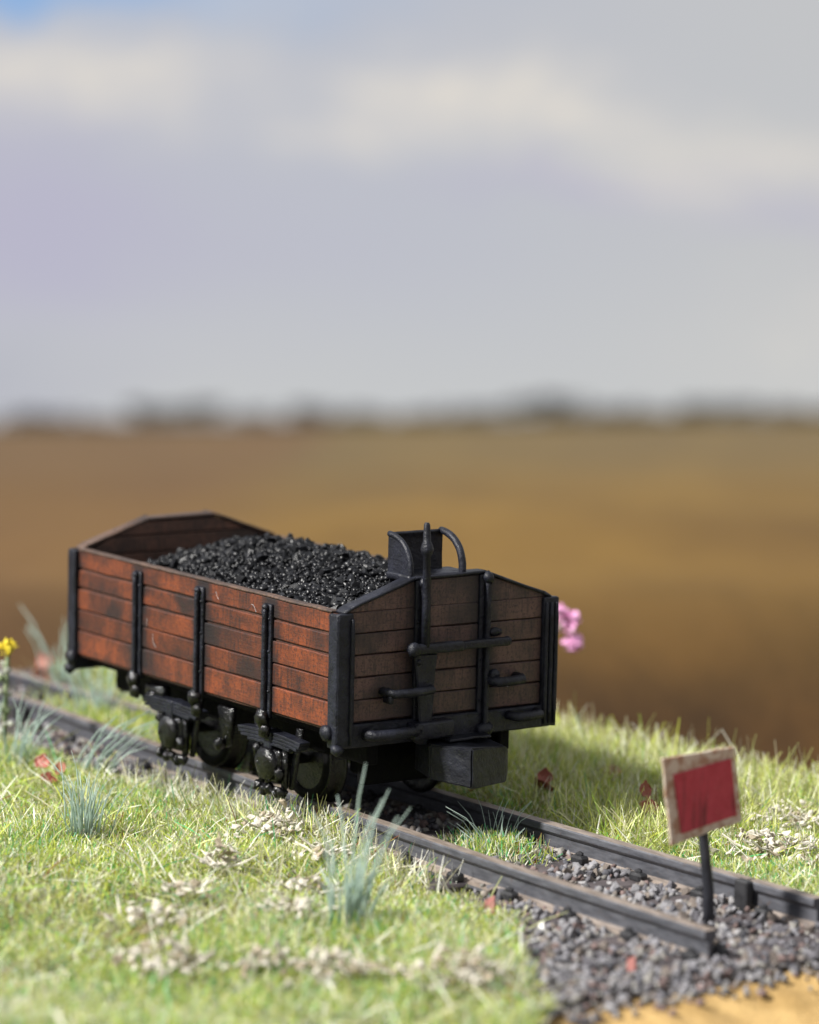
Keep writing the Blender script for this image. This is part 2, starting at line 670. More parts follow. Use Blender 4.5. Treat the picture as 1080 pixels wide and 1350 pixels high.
def bed(x, y):
    """1 where the track bed shows ballast, 0 on turf"""
    x = np.asarray(x, float)
    y = np.asarray(y, float)
    w = (vnoise(x, y, 9) - 0.5) * 0.10 + (vnoise(x, y, 28) - 0.5) * 0.04
    near = np.interp(x, [-2, -0.62, -0.48, 0.12, 0.33, 0.56, 0.76], [-0.02, -0.02, 0.05, 0.05, 0.0, -0.11, -0.21])
    far = np.interp(x, [-2, -0.3, 0.3, 0.55, 0.62, 0.76], [0.24, 0.31, 0.33, 0.36, 0.40, 0.52])
    inside = smooth01((y + w * 0.6 - near) / 0.03) * smooth01((far - y + w * 0.5) / 0.03)
    return inside


def gz(x, y):
    x = np.asarray(x, float)
    y = np.asarray(y, float)
    b = bed(x, y)
    t = -0.142 + 0.022 * (vnoise(x, y, 3.1) - 0.5) + 0.014 * (vnoise(x, y, 8.7) - 0.5)
    t = t - 0.012 * smooth01((y - 0.40) / 0.3)
    t = t - 0.016 * smooth01((-.95 - x) / .3)
    t = t - 0.014 * smooth01((y + 0.02) / 0.1) * smooth01((0.36 - y) / 0.05)
    bb = -0.155 + 0.006 * (vnoise(x, y, 14) - 0.5)
    return t * (1 - b) + bb * b


# ------------------------------------------------------------------ the setting
def grid_mesh(name, X, Y, Z, m, smooth=True):
    ny, nx = X.shape
    me = bpy.data.meshes.new(name)
    vs = np.stack([X, Y, Z], -1).reshape(-1, 3)
    i = np.arange(ny * nx).reshape(ny, nx)
    f = np.stack([i[:-1, :-1], i[:-1, 1:], i[1:, 1:], i[1:, :-1]], -1).reshape(-1, 4)
    me.vertices.add(len(vs))
    me.vertices.foreach_set('co', vs.ravel())
    me.loops.add(f.size)
    me.loops.foreach_set('vertex_index', f.ravel().astype(np.int32))
    me.polygons.add(len(f))
    me.polygons.foreach_set('loop_start', np.arange(0, f.size, 4, dtype=np.int32))
    me.update(calc_edges=True)
    me.validate()
    me.materials.append(MAT[m])
    if smooth:
        me.shade_smooth()
    return me


# field: level round the diorama, then falling gently away to the skyline
srow = np.concatenate([-np.geomspace(40, 1.2, 20), np.linspace(-1, 6, 36), np.geomspace(6.5, 650, 90)])
trow = np.concatenate([-np.geomspace(400, 3.2, 50), np.linspace(-3, 3, 41), np.geomspace(3.2, 400, 50)])
Sg, Tg = np.meshgrid(srow, trow, indexing='ij')
ramp_ = smooth01((Sg - 2.2) / 4.0)
Zg = -0.372 - 0.0942 * np.maximum(Sg - 3.2, 0) * ramp_ + 0.0325 * Tg * ramp_
Zg = Zg + ramp_ * (vnoise(Sg, Tg, 0.5) - 0.5) * 0.10 * np.clip(Sg / 12, 0, 1.5) * np.clip(60 / np.maximum(Sg, 1), 0, 1)
fo = put('field', grid_mesh('field', Sg, -Tg, Zg, 'field_soil'))
fo.rotation_euler = (0, 0, yaw)
tag(fo, 'brown ploughed field behind the diorama', None, None, 'structure')
FIELD_M = Matrix.Rotation(yaw, 4, 'Z')


def field_pt(s, t):
    z = -0.372 - 0.0942 * (s - 3.2) + 0.0325 * t
    return FIELD_M @ Vector((s, -t, z))


# turf block with its edge going down to the field
nx, ny = 190, 170
xs = np.concatenate([[X0 - 0.10, X0 - 0.07, X0 - 0.03], np.linspace(X0, X1, nx)])
ys = np.concatenate([[Y0 - 0.10, Y0 - 0.07, Y0 - 0.03], np.linspace(Y0, Y1, ny), [Y1 + 0.02, Y1 + 0.05, Y1 + 0.07]])
Xg, Yg = np.meshgrid(xs, ys)
Xg = np.where(Xg > 0, Xg * xe(Yg) / X1, Xg)
Zt = gz(Xg, Yg)
e = np.maximum.reduce([X0 - Xg, Y0 - Yg, Yg - ye(Xg), np.zeros_like(Xg)])
Zt = Zt - 0.27 * smooth01(e / 0.07)
Zt[:, -1] -= 0.05
Zt[:, -2] -= 0.006
turf = put('turf', grid_mesh('turf', Xg, Yg, Zt, 'turf_soil'))
tag(turf, 'soil under the static grass of the diorama', None, None, 'structure')

# ballast bed sheet a little above the turf soil
bx_ = np.linspace(-1.45, X1 - 0.003, 170)
by_ = np.linspace(-0.26, 0.56, 80)
Xb, Yb = np.meshgrid(bx_, by_)
Xb = np.where(Xb > 0, Xb * xe(Yb) / X1, Xb)
Zb = gz(Xb, Yb) + 0.006 * bed(Xb, Yb) - 0.008 * (1 - bed(Xb, Yb))
ballast = put('ballast', grid_mesh('ballast', Xb, Yb, Zb, 'bed_soil'))
tag(ballast, 'grey stone ballast under and around the rails', None, None, 'structure')

# sandy bank at the front edge
sx = np.linspace(-0.03, 0.50, 60)
sy = np.linspace(Y0 - 0.1, Y1 + 0.07, 160)
Xs, Ys = np.meshgrid(sx, sy)
k = np.clip((Xs + 0.03) / 0.53, 0, 1)
Zs = -0.1535 - 0.2195 * k ** 1.55 + (0.012 * (vnoise(Xs, Ys, 9) - 0.5) + 0.006 * (vnoise(Xs, Ys, 30) - 0.5) + 0.003 * (vnoise(Xs, Ys, 80) - 0.5)) * smooth01(k * 6)
Xs = Xs + xe(Ys)
sand = put('sand_bank', grid_mesh('sand_bank', Xs, Ys, Zs, 'sand'))
tag(sand, 'ochre sandy bank at the front edge of the diorama', None, None, 'structure')

# ------------------------------------------------------------------ skyline trees and hedge
def crown_mesh(name, seed, w, h, nleaf=420):
    r = random.Random(seed)
    b = bmesh.new()
    lobes = [(Vector((r.uniform(-.32, .32) * w, r.uniform(-.3, .3) * w, h * r.uniform(.35, .8))), r.uniform(.22, .38)) for _ in range(7)]
    for i in range(nleaf):
        c, rad = r.choice(lobes)
        d = Vector((r.gauss(0, 1), r.gauss(0, 1), r.gauss(0, 1))).normalized() * r.uniform(.5, 1.0)
        p = c + Vector((d.x * rad * w, d.y * rad * w, d.z * rad * h * .8))
        q = Vector((r.gauss(0, 1), r.gauss(0, 1), r.gauss(0, 1))).normalized()
        a = q.orthogonal().normalized() * w * .06
        bb = q.cross(a).normalized() * w * .045
        vs = [b.verts.new(p + s1 * a + s2 * bb) for s1, s2 in ((1, 0), (0, 1), (-1, 0), (0, -1))]
        b.faces.new(vs)
    me = bpy.data.meshes.new(name)
    b.to_mesh(me)
    b.free()
    me.materials.append(MAT['tree_leaf'])
    return me


crowns = [crown_mesh('crown', k_, 1.0, 1.0) for k_ in range(5)]
tr_b = B()
tr_b.tube([(0, 0, -.05), (0.01, 0, .25), (0, .02, .6)], [.05, .04, .015], 6)
for q in ((.2, .05, .6), (-.2, .05, .62), (.05, -.2, .55)):
    tr_b.tube([(0, 0, .3), (q[0] * .6, q[1] * .6, .45), q], [.025, .018, .006], 5)
trunk_me = tr_b.mesh('trunk', 'bark')
TD = 330.0
trees = [  # px x, width px, height px, words
    (30, 70, 24, 'low dark tree at the far left end of the skyline'),
    (188, 52, 40, 'taller dark tree left in the pair above the wagon rear'),
    (222, 46, 36, 'small dark tree in the middle of the skyline clump left of centre'),
    (264, 56, 40, 'round dark tree right in the pair above the wagon rear'),
    (330, 60, 22, 'low tree filling the dip between the clump and the lone tree'),
    (393, 50, 34, 'lone round tree on the skyline above the coal heap'),
    (490, 64, 24, 'low broad tree on the skyline just left of the brake rod'),
    (560, 60, 20, 'lowest tree on the skyline above the brake rod'),
    (630, 70, 26, 'broad tree on the skyline right of the brake rod'),
    (690, 54, 38, 'dark tree at the left of the tallest skyline clump'),
    (728, 58, 46, 'tallest dark tree on the skyline right of centre'),
    (830, 80, 24, 'low pale tree on the skyline right of the tallest one'),
    (930, 64, 34, 'rounded tree on the skyline above the red board'),
    (985, 60, 30, 'smaller rounded tree just right of the one above the red board'),
    (1050, 70, 24, 'low tree at the far right end of the skyline'),
]
for i, (px, wp, hp, lab) in enumerate(trees):
    t_lat = (px - 540) / FPX * (TD + 4)
    p = field_pt(TD + (i % 3) * 3, t_lat)
    kx = TD / FPX
    o = empty('skyline_tree', p)
    tag(o, lab, 'tree', 'trees along the far skyline')
    put('crown', crowns[i % 5], o, (0, 0, 0), (0, 0, i * 1.3), (wp * kx * 1.15, wp * kx * 1.15, hp * kx * 0.78))
    put('trunk', trunk_me, o, (0, 0, 0), (0, 0, i), (hp * kx, hp * kx, hp * kx))
# continuous low hedge
hb = bmesh.new()
r_ = random.Random(5)
for i in range(5200):
    t_lat = r_.uniform(-110, 110)
    p = field_pt(TD + r_.uniform(4, 8), t_lat) + Vector((0, 0, abs(r_.gauss(0, .42)) * (0.8 + 0.6 * math.sin(t_lat * .35 + 2 * math.sin(t_lat * .13)))))
    q = Vector((r_.gauss(0, 1), r_.gauss(0, 1), r_.gauss(0, 1))).normalized()
    a = q.orthogonal().normalized() * .38
    bb = q.cross(a).normalized() * .3
    hb.faces.new([hb.verts.new(p + s1 * a + s2 * bb) for s1, s2 in ((1, 0), (0, 1), (-1, 0), (0, -1))])
hm = bpy.data.meshes.new('hedge')
hb.to_mesh(hm)
hb.free()
hm.materials.append(MAT['tree_leaf'])
tag(put('hedge', hm), 'continuous low dark hedge along the far edge of the field', 'hedge', None, 'stuff')

# ------------------------------------------------------------------ railway track
track = empty('railway_track', (0, 0, -0.15))
tag(track, 'narrow gauge track with two dark steel rails on weathered sleepers', 'track')
TZ = -0.15
RAILTOP = -0.110
near_pts = ([-1.80, -1.0, -0.63, -0.16, 0.23, 0.45, 0.70], [0.108, 0.099, 0.093, 0.081, 0.078, 0.079, 0.085])
far_pts = ([-1.80, -1.25, -0.60, -0.09, 0.07, 0.22, 0.50, 0.62], [0.212, 0.230, 0.252, 0.264, 0.273, 0.284, 0.302, 0.302])
prof = [(-.0085, 0), (.0085, 0), (.0095, -.002), (.0095, -.009), (.0065, -.0125), (.0032, -.015), (.0032, -.031), (.008, -.0345), (.016, -.037), (.016, -.041),
        (-.016, -.041), (-.016, -.037), (-.008, -.0345), (-.0032, -.031), (-.0032, -.015), (-.0065, -.0125), (-.0095, -.009), (-.0095, -.002)]


def rail(pts, xa, xb, zoff=lambda x: 0.0, yoff=0.0):
    n = max(6, int((xb - xa) / 0.04))
    xs_ = np.linspace(xa, xb, n)
    pk = np.polyfit(pts[0], pts[1], 3)
    b = bmesh.new()
    rings = []
    for x in xs_:
        y = float(np.polyval(pk, x)) + yoff
        rings.append([b.verts.new((x, y + p[0], RAILTOP - TZ + p[1] + zoff(x))) for p in prof])
    m_ = len(prof)
    for i in range(n - 1):
        for k_ in range(m_):
            b.faces.new((rings[i][k_], rings[i + 1][k_], rings[i + 1][(k_ + 1) % m_], rings[i][(k_ + 1) % m_]))
    b.faces.new(rings[0])
    b.faces.new(rings[-1][::-1])
    bmesh.ops.recalc_face_normals(b, faces=b.faces)
    bb = B()
    bb.bm.free()
    bb.bm = b
    return bb


def rail_y(pts, x):
    return float(np.polyval(np.polyfit(pts[0], pts[1], 3), x))


rz = lambda x: -0.010 * max(0, min(1, (-x - 0.6) / 0.6))
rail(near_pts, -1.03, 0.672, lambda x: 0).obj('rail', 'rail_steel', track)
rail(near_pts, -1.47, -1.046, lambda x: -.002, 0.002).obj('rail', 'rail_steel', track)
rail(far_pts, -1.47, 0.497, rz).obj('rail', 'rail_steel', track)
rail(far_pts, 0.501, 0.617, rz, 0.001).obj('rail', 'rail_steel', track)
jy = rail_y(far_pts, 0.5)
jb = B().box((.488, jy - .019, -.002), (.512, jy - .006, .041), .002).box((.488, jy + .006, -.002), (.512, jy + .019, .033), .002)
jb.obj('rail_joiner', 'chair_iron', track)
jy2 = rail_y(near_pts, -1.038)
B().box((-1.06, jy2 - .017, 0), (-1.016, jy2 - .004, .026), .002).obj('rail_joiner', 'chair_iron', track)

sl_me = []
for k_ in range(3):
    b = B().box((-.024, -.18, -.022), (.024, .18, 0.0), .003)
    bmesh.ops.subdivide_edges(b.bm, edges=[e_ for e_ in b.bm.edges if e_.calc_length() > .2], cuts=10)
    for vv_ in b.bm.verts:
        vv_.co += mnoise.noise_vector(vv_.co * 25 + Vector((k_ * 9, 0, 0))) * .0025
    sl_me.append(b.mesh('sleeper', 'sleeper_wood'))
cb = B().box((-.012, -.008, 0), (.012, .008, .012), .003)
cb.blob((0, 0, .012), .006, 1, .1)
chair_me = cb.mesh('rail_chair', 'chair_iron')
i = 0
x = -1.428
while x < 0.69:
    yc = (rail_y(near_pts, x) + rail_y(far_pts, min(x, .6))) / 2
    s_ = put('sleeper', sl_me[i % 3], track, (x, yc, .004), (0, 0, random.uniform(-.02, .02)))
    for pts in (near_pts, far_pts):
        yy = rail_y(pts, min(x, .62)) - yc
        for sg in (-1, 1):
            put('rail_chair', chair_me, s_, (0.004, yy + sg * .022, -.001))
    x += 0.116
    i += 1

def rock(npts, sc):
    t = bmesh.new()
    for _ in range(npts):
        d = Vector((random.gauss(0, 1), random.gauss(0, 1), random.gauss(0, 1))).normalized() * random.uniform(.8, 1.1)
        t.verts.new([a * b_ for a, b_ in zip(d, sc)])
    r = bmesh.ops.convex_hull(t, input=list(t.verts))
    bmesh.ops.delete(t, geom=list({q for q in r['geom_interior'] + r['geom_unused'] if isinstance(q, bmesh.types.BMVert)}), context='VERTS')
    bmesh.ops.recalc_face_normals(t, faces=t.faces)
    t.verts.index_update()
    return t


# ballast stones: the nearest as pieces of their own, the rest as one mass
ST = []
for k_ in range(7):
    b = B()
    b.add(rock(11, (1, random.uniform(.7, 1), random.uniform(.55, .85))))
    b.bm.verts.ensure_lookup_table()
    ST.append(b)
st_np = []
st_mesh = {}
for k_, b in enumerate(ST):
    vs_ = np.array([tuple(q.co) for q in b.bm.verts])
    fs_ = np.array([[q.index for q in f_.verts] for f_ in b.bm.faces])
    st_np.append((vs_, fs_))
for mname in ('stone_grey', 'stone_brown', 'stone_dark'):
    for k_ in range(7):
        b = B()
        b.bm.free()
        b.bm = ST[k_].bm.copy()
        st_mesh[(mname, k_)] = b.mesh('stone', mname)


def rand_rot(n):
    a = rng.normal(size=(n, 4))
    a /= np.linalg.norm(a, axis=1)[:, None]
    w, x_, y_, z_ = a.T
    R = np.empty((n, 3, 3))
    R[:, 0, 0] = 1 - 2 * (y_ ** 2 + z_ ** 2); R[:, 0, 1] = 2 * (x_ * y_ - z_ * w); R[:, 0, 2] = 2 * (x_ * z_ + y_ * w)
    R[:, 1, 0] = 2 * (x_ * y_ + z_ * w); R[:, 1, 1] = 1 - 2 * (x_ ** 2 + z_ ** 2); R[:, 1, 2] = 2 * (y_ * z_ - x_ * w)
    R[:, 2, 0] = 2 * (x_ * z_ - y_ * w); R[:, 2, 1] = 2 * (y_ * z_ + x_ * w); R[:, 2, 2] = 1 - 2 * (x_ ** 2 + y_ ** 2)
    return R


def mass(name, protos, pos, size, cols, m, parent=None):
    """many small pieces joined in one mesh (positions, sizes, colours are arrays)"""
    n = len(pos)
    R = rand_rot(n)
    which = rng.integers(0, len(protos), n)
    V_, F_, C_ = [], [], []
    off = 0
    for k_, (vs_, fs_) in enumerate(protos):
        idx = np.where(which == k_)[0]
        if not len(idx):
            continue
        v_ = np.einsum('nij,vj->nvi', R[idx], vs_) * size[idx][:, None, None] + pos[idx][:, None, :]
        nv = len(vs_)
        f_ = fs_[None] + (np.arange(len(idx)) * nv)[:, None, None] + off
        V_.append(v_.reshape(-1, 3))
        F_.append(f_.reshape(-1, 3))
        if cols is not None:
            C_.append(np.repeat(cols[idx], nv, 0))
        off += nv * len(idx)
    V_ = np.concatenate(V_)
    F_ = np.concatenate(F_)
    me = bpy.data.meshes.new(name)
    me.vertices.add(len(V_))
    me.vertices.foreach_set('co', V_.ravel())
    me.loops.add(F_.size)
    me.loops.foreach_set('vertex_index', F_.ravel().astype(np.int32))
    me.polygons.add(len(F_))
    me.polygons.foreach_set('loop_start', np.arange(0, F_.size, 3, dtype=np.int32))
    me.update(calc_edges=True)
    if cols is not None:
        C_ = np.concatenate(C_)
        at = me.color_attributes.new('tint', 'FLOAT_COLOR', 'POINT')
        at.data.foreach_set('color', np.concatenate([C_, np.ones((len(C_), 1))], 1).ravel())
    me.materials.append(MAT[m])
    return put(name, me, parent)


N = 26000
py_ = rng.uniform(-.25, .54, N)
px_ = rng.uniform(-1.44, X1 + .006, N)
px_ = np.where(px_ > 0, px_ * xe(py_) / X1, px_)
spill = rng.random(N) < .05
px_ = np.where(spill & (px_ > .3), xe(py_) + np.abs(rng.normal(0, .018, N)), px_)
keep = (bed(np.minimum(px_, .73), py_) > .55 + .3 * (rng.random(N) - .5))
ry1 = np.polyval(np.polyfit(*near_pts, 3), px_)
ry2 = np.polyval(np.polyfit(*far_pts, 3), px_)
keep &= ~((abs(py_ - ry1) < .009) & (px_ < .68)) & ~((abs(py_ - ry2) < .009) & (px_ < .62))
sl_d = np.abs(((px_ + 1.66 + .058) % .116) - .058)
on_sl = (sl_d < .024) & (py_ > .0) & (py_ < .35) & (px_ < .69)
keep &= ~(on_sl & (rng.random(N) < .8))
px_, py_ = px_[keep], py_[keep]
sz = rng.uniform(.0035, .0095, len(px_))
pz_ = gz(px_, py_) + .006 + sz * rng.uniform(.1, .9, len(px_))
over = px_ > xe(py_) - .004
pz_ = np.where(over, -.153 - .2195 * np.clip((px_ - xe(py_) + .03) / .53, 0, 1) ** 1.55 + sz * .3, pz_)
pal = np.array([(.25, .245, .265), (.18, .172, .19), (.34, .33, .335), (.26, .225, .20), (.10, .10, .115), (.30, .285, .26), (.20, .14, .13)])
cols = pal[rng.integers(0, len(pal), len(px_))] * rng.uniform(.8, 1.2, (len(px_), 1))
score = np.where(px_ > .22, sz, 0)
order = np.argsort(-score)
big = order[:260]
rest = order[260:]
o = mass('stones', st_np, np.stack([px_, py_, pz_], -1)[rest], sz[rest], cols[rest], 'stone_tint', ballast)
o['kind'] = 'stuff'
for j in big:
    mname = ('stone_grey', 'stone_brown', 'stone_dark', 'stone_grey')[j % 4]
    put('stone', st_mesh[(mname, int(j) % 7)], ballast, (px_[j], py_[j], pz_[j]),
        (random.uniform(0, 6), random.uniform(0, 6), random.uniform(0, 6)), sz[j] * 1.12)
# the odd ones out
for (x, y, s_, m_, lab) in ((0.462, -0.005, .009, 'stone_white', 'small white stone on the ballast beside the near rail'),
                            (0.655, -0.02, .012, 'stone_red', 'reddish stone on the ballast in front of the near rail'),
                            (0.352, 0.0, .016, 'stone_red', 'dark red stone on the ballast next to the grass edge')):
    b = B()
    b.bm.free()
    b.bm = ST[3].bm.copy()
    o = put('odd_stone', b.mesh('odd_stone', m_), None, (x, y, float(gz(x, y)) + .014), (1, 2, 3), s_)
    tag(o, lab, 'stone')

# ------------------------------------------------------------------ the coal wagon
L, Wd, H = 0.716, 0.362, 0.178
wagon = empty('coal_wagon', (-L / 2, Wd / 2, RAILTOP))
tag(wagon, 'weathered brown wooden coal wagon with black iron fittings on the track', 'wagon')
bpy.context.view_layer.update()
WI = wagon.matrix_world.inverted()


def wob_(b, name, m, parent=None, smooth=False, lump=0.0):
    """object built in scene coordinates, then moved into its parent's frame"""
    for vv_ in b.bm.verts:
        if lump:
            vv_.co += mnoise.noise_vector(vv_.co * 70) * lump
    par = parent or wagon
    o = b.obj(name, m, par, smooth)
    if par is wagon:
        o.data.transform(WI)
    else:
        o.data.transform(WI)
    return o


def plank_x(z0, z1, ya, yb, xa, xb, m, seed):
    b = B().box((xa, ya, z0), (xb, yb, z1), .0012)
    bmesh.ops.subdivide_edges(b.bm, edges=[e_ for e_ in b.bm.edges if e_.calc_length() > .3], cuts=26)
    for vv_ in b.bm.verts:
        nn = mnoise.noise_vector(Vector((vv_.co.x * 18, z0 * 90, seed)))
        vv_.co.z += nn.z * .0011
        vv_.co.y += nn.y * .0007
    return wob_(b, 'side_plank', m)


zl = [0.020, 0.058, 0.0895, 0.1215, 0.150, 0.178]
for side in (0, 1):
    for j in range(5):
        gp = (.0013, .0013, .0009, .0017, .0017, .0)
        a, b_ = zl[j] + gp[j], zl[j + 1] - (gp[j + 1] if j < 4 else 0)
        dy = random.uniform(-.0006, .0006)
        if side == 0:
            plank_x(a, b_, .003 + dy, .011, -L + .006, -.006, 'side_wood', j)
        else:
            plank_x(a, b_, Wd - .011, Wd - .003 - dy, -L + .006, -.006, 'side_wood', j + 9)
    # dark board behind the joints
    ya = .0065 if side == 0 else Wd - .014
    wob_(B().box((-L + .008, ya + .0005, .018), (-.008, ya + .007, .1745), 0), 'side_lining', 'inner_wood')
    ca, cb_ = (.0015, .014) if side == 0 else (Wd - .014, Wd - .0015)
    bcap = B().box((-L + .02, ca, .1782), (-.02, cb_, .1815), .001)
    bmesh.ops.subdivide_edges(bcap.bm, edges=[e_ for e_ in bcap.bm.edges if e_.calc_length() > .3], cuts=30)
    for vv_ in bcap.bm.verts:
        vv_.co += mnoise.noise_vector(vv_.co * 30) * .0009
    wob_(bcap, 'side_capping', 'cap_wood')

# end walls: boards, trapezoid top
tops = [(.012, .179), (.122, .217), (.240, .219), (Wd - .012, .179)]


def top_z(y):
    return float(np.interp(y, [p[0] for p in tops], [p[1] for p in tops]))


ez = [0.030, 0.0605, 0.091, 0.121, 0.1505, 0.181]
for front in (1, 0):
    xa, xb = (-.010, -.002) if front else (-L + .002, -L + .010)
    for j in range(5):
        b = B().box((xa + random.uniform(-.0005, .0005), .008, ez[j] + .0009), (xb + random.uniform(-.0006, .0006), Wd - .008, min(ez[j + 1] - .0009, .1795)), .0012)
        bmesh.ops.subdivide_edges(b.bm, edges=[e_ for e_ in b.bm.edges if e_.calc_length() > .2], cuts=16)
        for vv_ in b.bm.verts:
            nn = mnoise.noise_vector(Vector((vv_.co.y * 22, ez[j] * 90, 3 + front)))
            vv_.co.z += nn.z * .0011
        wob_(b, 'end_plank', 'end_wood')
    poly = [(.009, .1798), (Wd - .009, .1798), (Wd - .012, .1822), (.240, .2175), (.122, .2155), (.012, .1822)]
    wob_(B().prism(poly, 0, xa, xb, .0008), 'gable_plank', 'end_wood')
    # inner lining
    xi, xj = (-.018, -.0105) if front else (-L + .0105, -L + .018)
    for j in range(4):
        z0_ = .118 + j * .026
        z1_ = z0_ + .024
        if j < 2:
            b = B().box((xi, .012, z0_), (xj, Wd - .012, z1_), .001)
        else:
            def yl(z): return float(np.interp(z, [.179, .216], [.016, .122]))
            def yr(z): return float(np.interp(z, [.179, .216], [Wd - .016, .240]))
            z1_ = min(z1_, .2155)
            b = B().prism([(max(yl(z0_), .014), z0_), (min(yr(z0_), Wd - .014), z0_), (yr(z1_) + .003, z1_), (yl(z1_) - .003, z1_)], 0, xi, xj, .001)
        wob_(b, 'lining_plank', 'inner_wood')
    wob_(B().box((xi + .001, .014, .020), (xj - .0005, Wd - .014, .117), 0), 'end_lining', 'inner_wood')
    # iron strap over the gable
    path = [(-0.009 if front else -L + .009, y, z + .002) for y, z in [(.010, .178), (.020, .1835)] + tops[1:3] + [(Wd - .02, .1835), (Wd - .010, .178)]]
    pts2 = []
    for a, c_ in zip(path[:-1], path[1:]):
        for tt in np.linspace(0, 1, 9)[:-1]:
            pts2.append(tuple(np.array(a) * (1 - tt) + np.array(c_) * tt))
    pts2.append(path[-1])
    b = B()
    wdt = .0115
    for a, c_ in zip(path[:-1], path[1:]):
        d = Vector(c_) - Vector(a)
        ang = math.atan2(d.z, d.y)
        mid = (Vector(a) + Vector(c_)) / 2
        rot = Matrix.Rotation(ang, 4, 'X')
        b.box((mid.x - wdt, mid.y - d.length / 2 - .002, mid.z - .0022), (mid.x + wdt, mid.y + d.length / 2 + .002, mid.z + .0022), .0012, rot)
    bmesh.ops.subdivide_edges(b.bm, edges=[e_ for e_ in b.bm.edges if e_.calc_length() > .02], cuts=5)
    wob_(b, 'gable_strap', 'black_metal' if front else 'cap_wood', None, True, .0009)
    # headstock
    xa, xb = (-.012, .004) if front else (-L - .004, -L + .012)
    b = B().box((xa, .004, -.003), (xb, Wd - .004, .0285), .002)
    bmesh.ops.subdivide_edges(b.bm, edges=[e_ for e_ in b.bm.edges if e_.calc_length() > .2], cuts=18)
    wob_(b, 'headstock', 'black_metal', None, False, .0009)

# corner posts with ribs
for cx, sxn in ((0, 1), (-L, -1)):
    for cy, syn in ((0, -1), (Wd, 1)):
        b = B()
        # leg along the end
        b.box(sorted_pair := tuple(min(p) for p in zip((cx + sxn * .0045, cy + syn * .003, -.002), (cx - sxn * .004, cy - syn * .022, .1795))),
              tuple(max(p) for p in zip((cx + sxn * .0045, cy + syn * .003, -.002), (cx - sxn * .004, cy - syn * .022, .1795))), .0025, None, 2)
        lo = (cx + sxn * .0040, cy + syn * .0045, -.003)
        hi = (cx - sxn * .017, cy - syn * .004, .1785)
        b.box(tuple(min(p) for p in zip(lo, hi)), tuple(max(p) for p in zip(lo, hi)), .0025, None, 2)
        bmesh.ops.subdivide_edges(b.bm, edges=[e_ for e_ in b.bm.edges if e_.calc_length() > .1], cuts=14)
        post = wob_(b, 'corner_post', 'black_metal', None, True, .0008)
        # ribs on the end leg
        for yy in ((.004, .0125, .021) if cy > 0 else (.0225,)):
            b = B().tube([(cx + sxn * .005, cy - syn * (yy - .003), z) for z in np.linspace(.002, .172, 9)], [.0022] + [.0036] * 7 + [.0022], 8)
            wob_(b, 'rib', 'black_metal', post, True, .0005)
        b = B().blob((cx - sxn * .014, cy + syn * .007, .018), .010, 2, .15, (1, .8, 1.1), 3)
        wob_(b, 'corner_bolt', 'black_metal', post, True)
        if cy == 0:
            b = B().blob((cx + sxn * .002, cy + syn * .001, -.003), .008, 2, .2, (1.3, 1, 1), 5)
            wob_(b, 'foot_bolt', 'black_metal', post, True)

# side posts
for side in (0, 1):
    sg = -1 if side == 0 else 1
    y0 = 0 if side == 0 else Wd
    for xp in (-.520, -.349, -.172):
        b = B()

        def bb(lo, hi, bev):
            lo = (lo[0], y0 + sg * lo[1], lo[2])
            hi = (hi[0], y0 + sg * hi[1], hi[2])
            b.box(tuple(min(p) for p in zip(lo, hi)), tuple(max(p) for p in zip(lo, hi)), bev)
        bb((xp - .0095, -.004, .012), (xp + .0095, .0015, .170), .001)
        bb((xp - .0035, .001, .006), (xp + .0035, .0085, .164), .0015)
        bmesh.ops.subdivide_edges(b.bm, edges=[e_ for e_ in b.bm.edges if e_.calc_length() > .1], cuts=14)
        for zz in (.05, .105, .15):
            for sx2 in (-1, 1):
                b.blob((xp + sx2 * .0065, y0 + sg * .0018, zz), .0022, 1, 0)
        post = wob_(b, 'side_post', 'black_metal', None, True, .0007)
        b = B().blob((xp, y0 + sg * .004, .165), .0055, 2, .15, (1, 1, 1), 2)
        wob_(b, 'bolt', 'black_metal', post, True)
        b = B().blob((xp - .001, y0 + sg * .006, .012), .0115, 2, .22, (1.05, .85, 1.2), xp * 40)
        b.blob((xp + .004, y0 + sg * .004, -.004), .009, 2, .2, (1, .8, 1), 8)
        b.box((xp - .011, y0 + sg * .003 - .004, -.016), (xp + .009, y0 + sg * .003 + .004, .012), .003)
        wob_(b, 'post_bracket', 'greasy_metal', post, True, .001)

# floor and underframe
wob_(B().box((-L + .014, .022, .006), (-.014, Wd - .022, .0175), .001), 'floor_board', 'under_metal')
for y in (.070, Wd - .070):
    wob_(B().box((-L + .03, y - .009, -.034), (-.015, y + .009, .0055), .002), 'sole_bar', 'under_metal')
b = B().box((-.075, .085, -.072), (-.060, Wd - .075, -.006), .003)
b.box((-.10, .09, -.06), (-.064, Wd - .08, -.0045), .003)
wob_(b, 'end_shade_block', 'under_metal')  # near-black block added to stand for the shade under the front end
wob_(B().box((-L + .05, .10, -.05), (-L + .07, Wd - .10, -.006), .003), 'end_shade_block', 'under_metal')  # matching dark shade block under the rear end

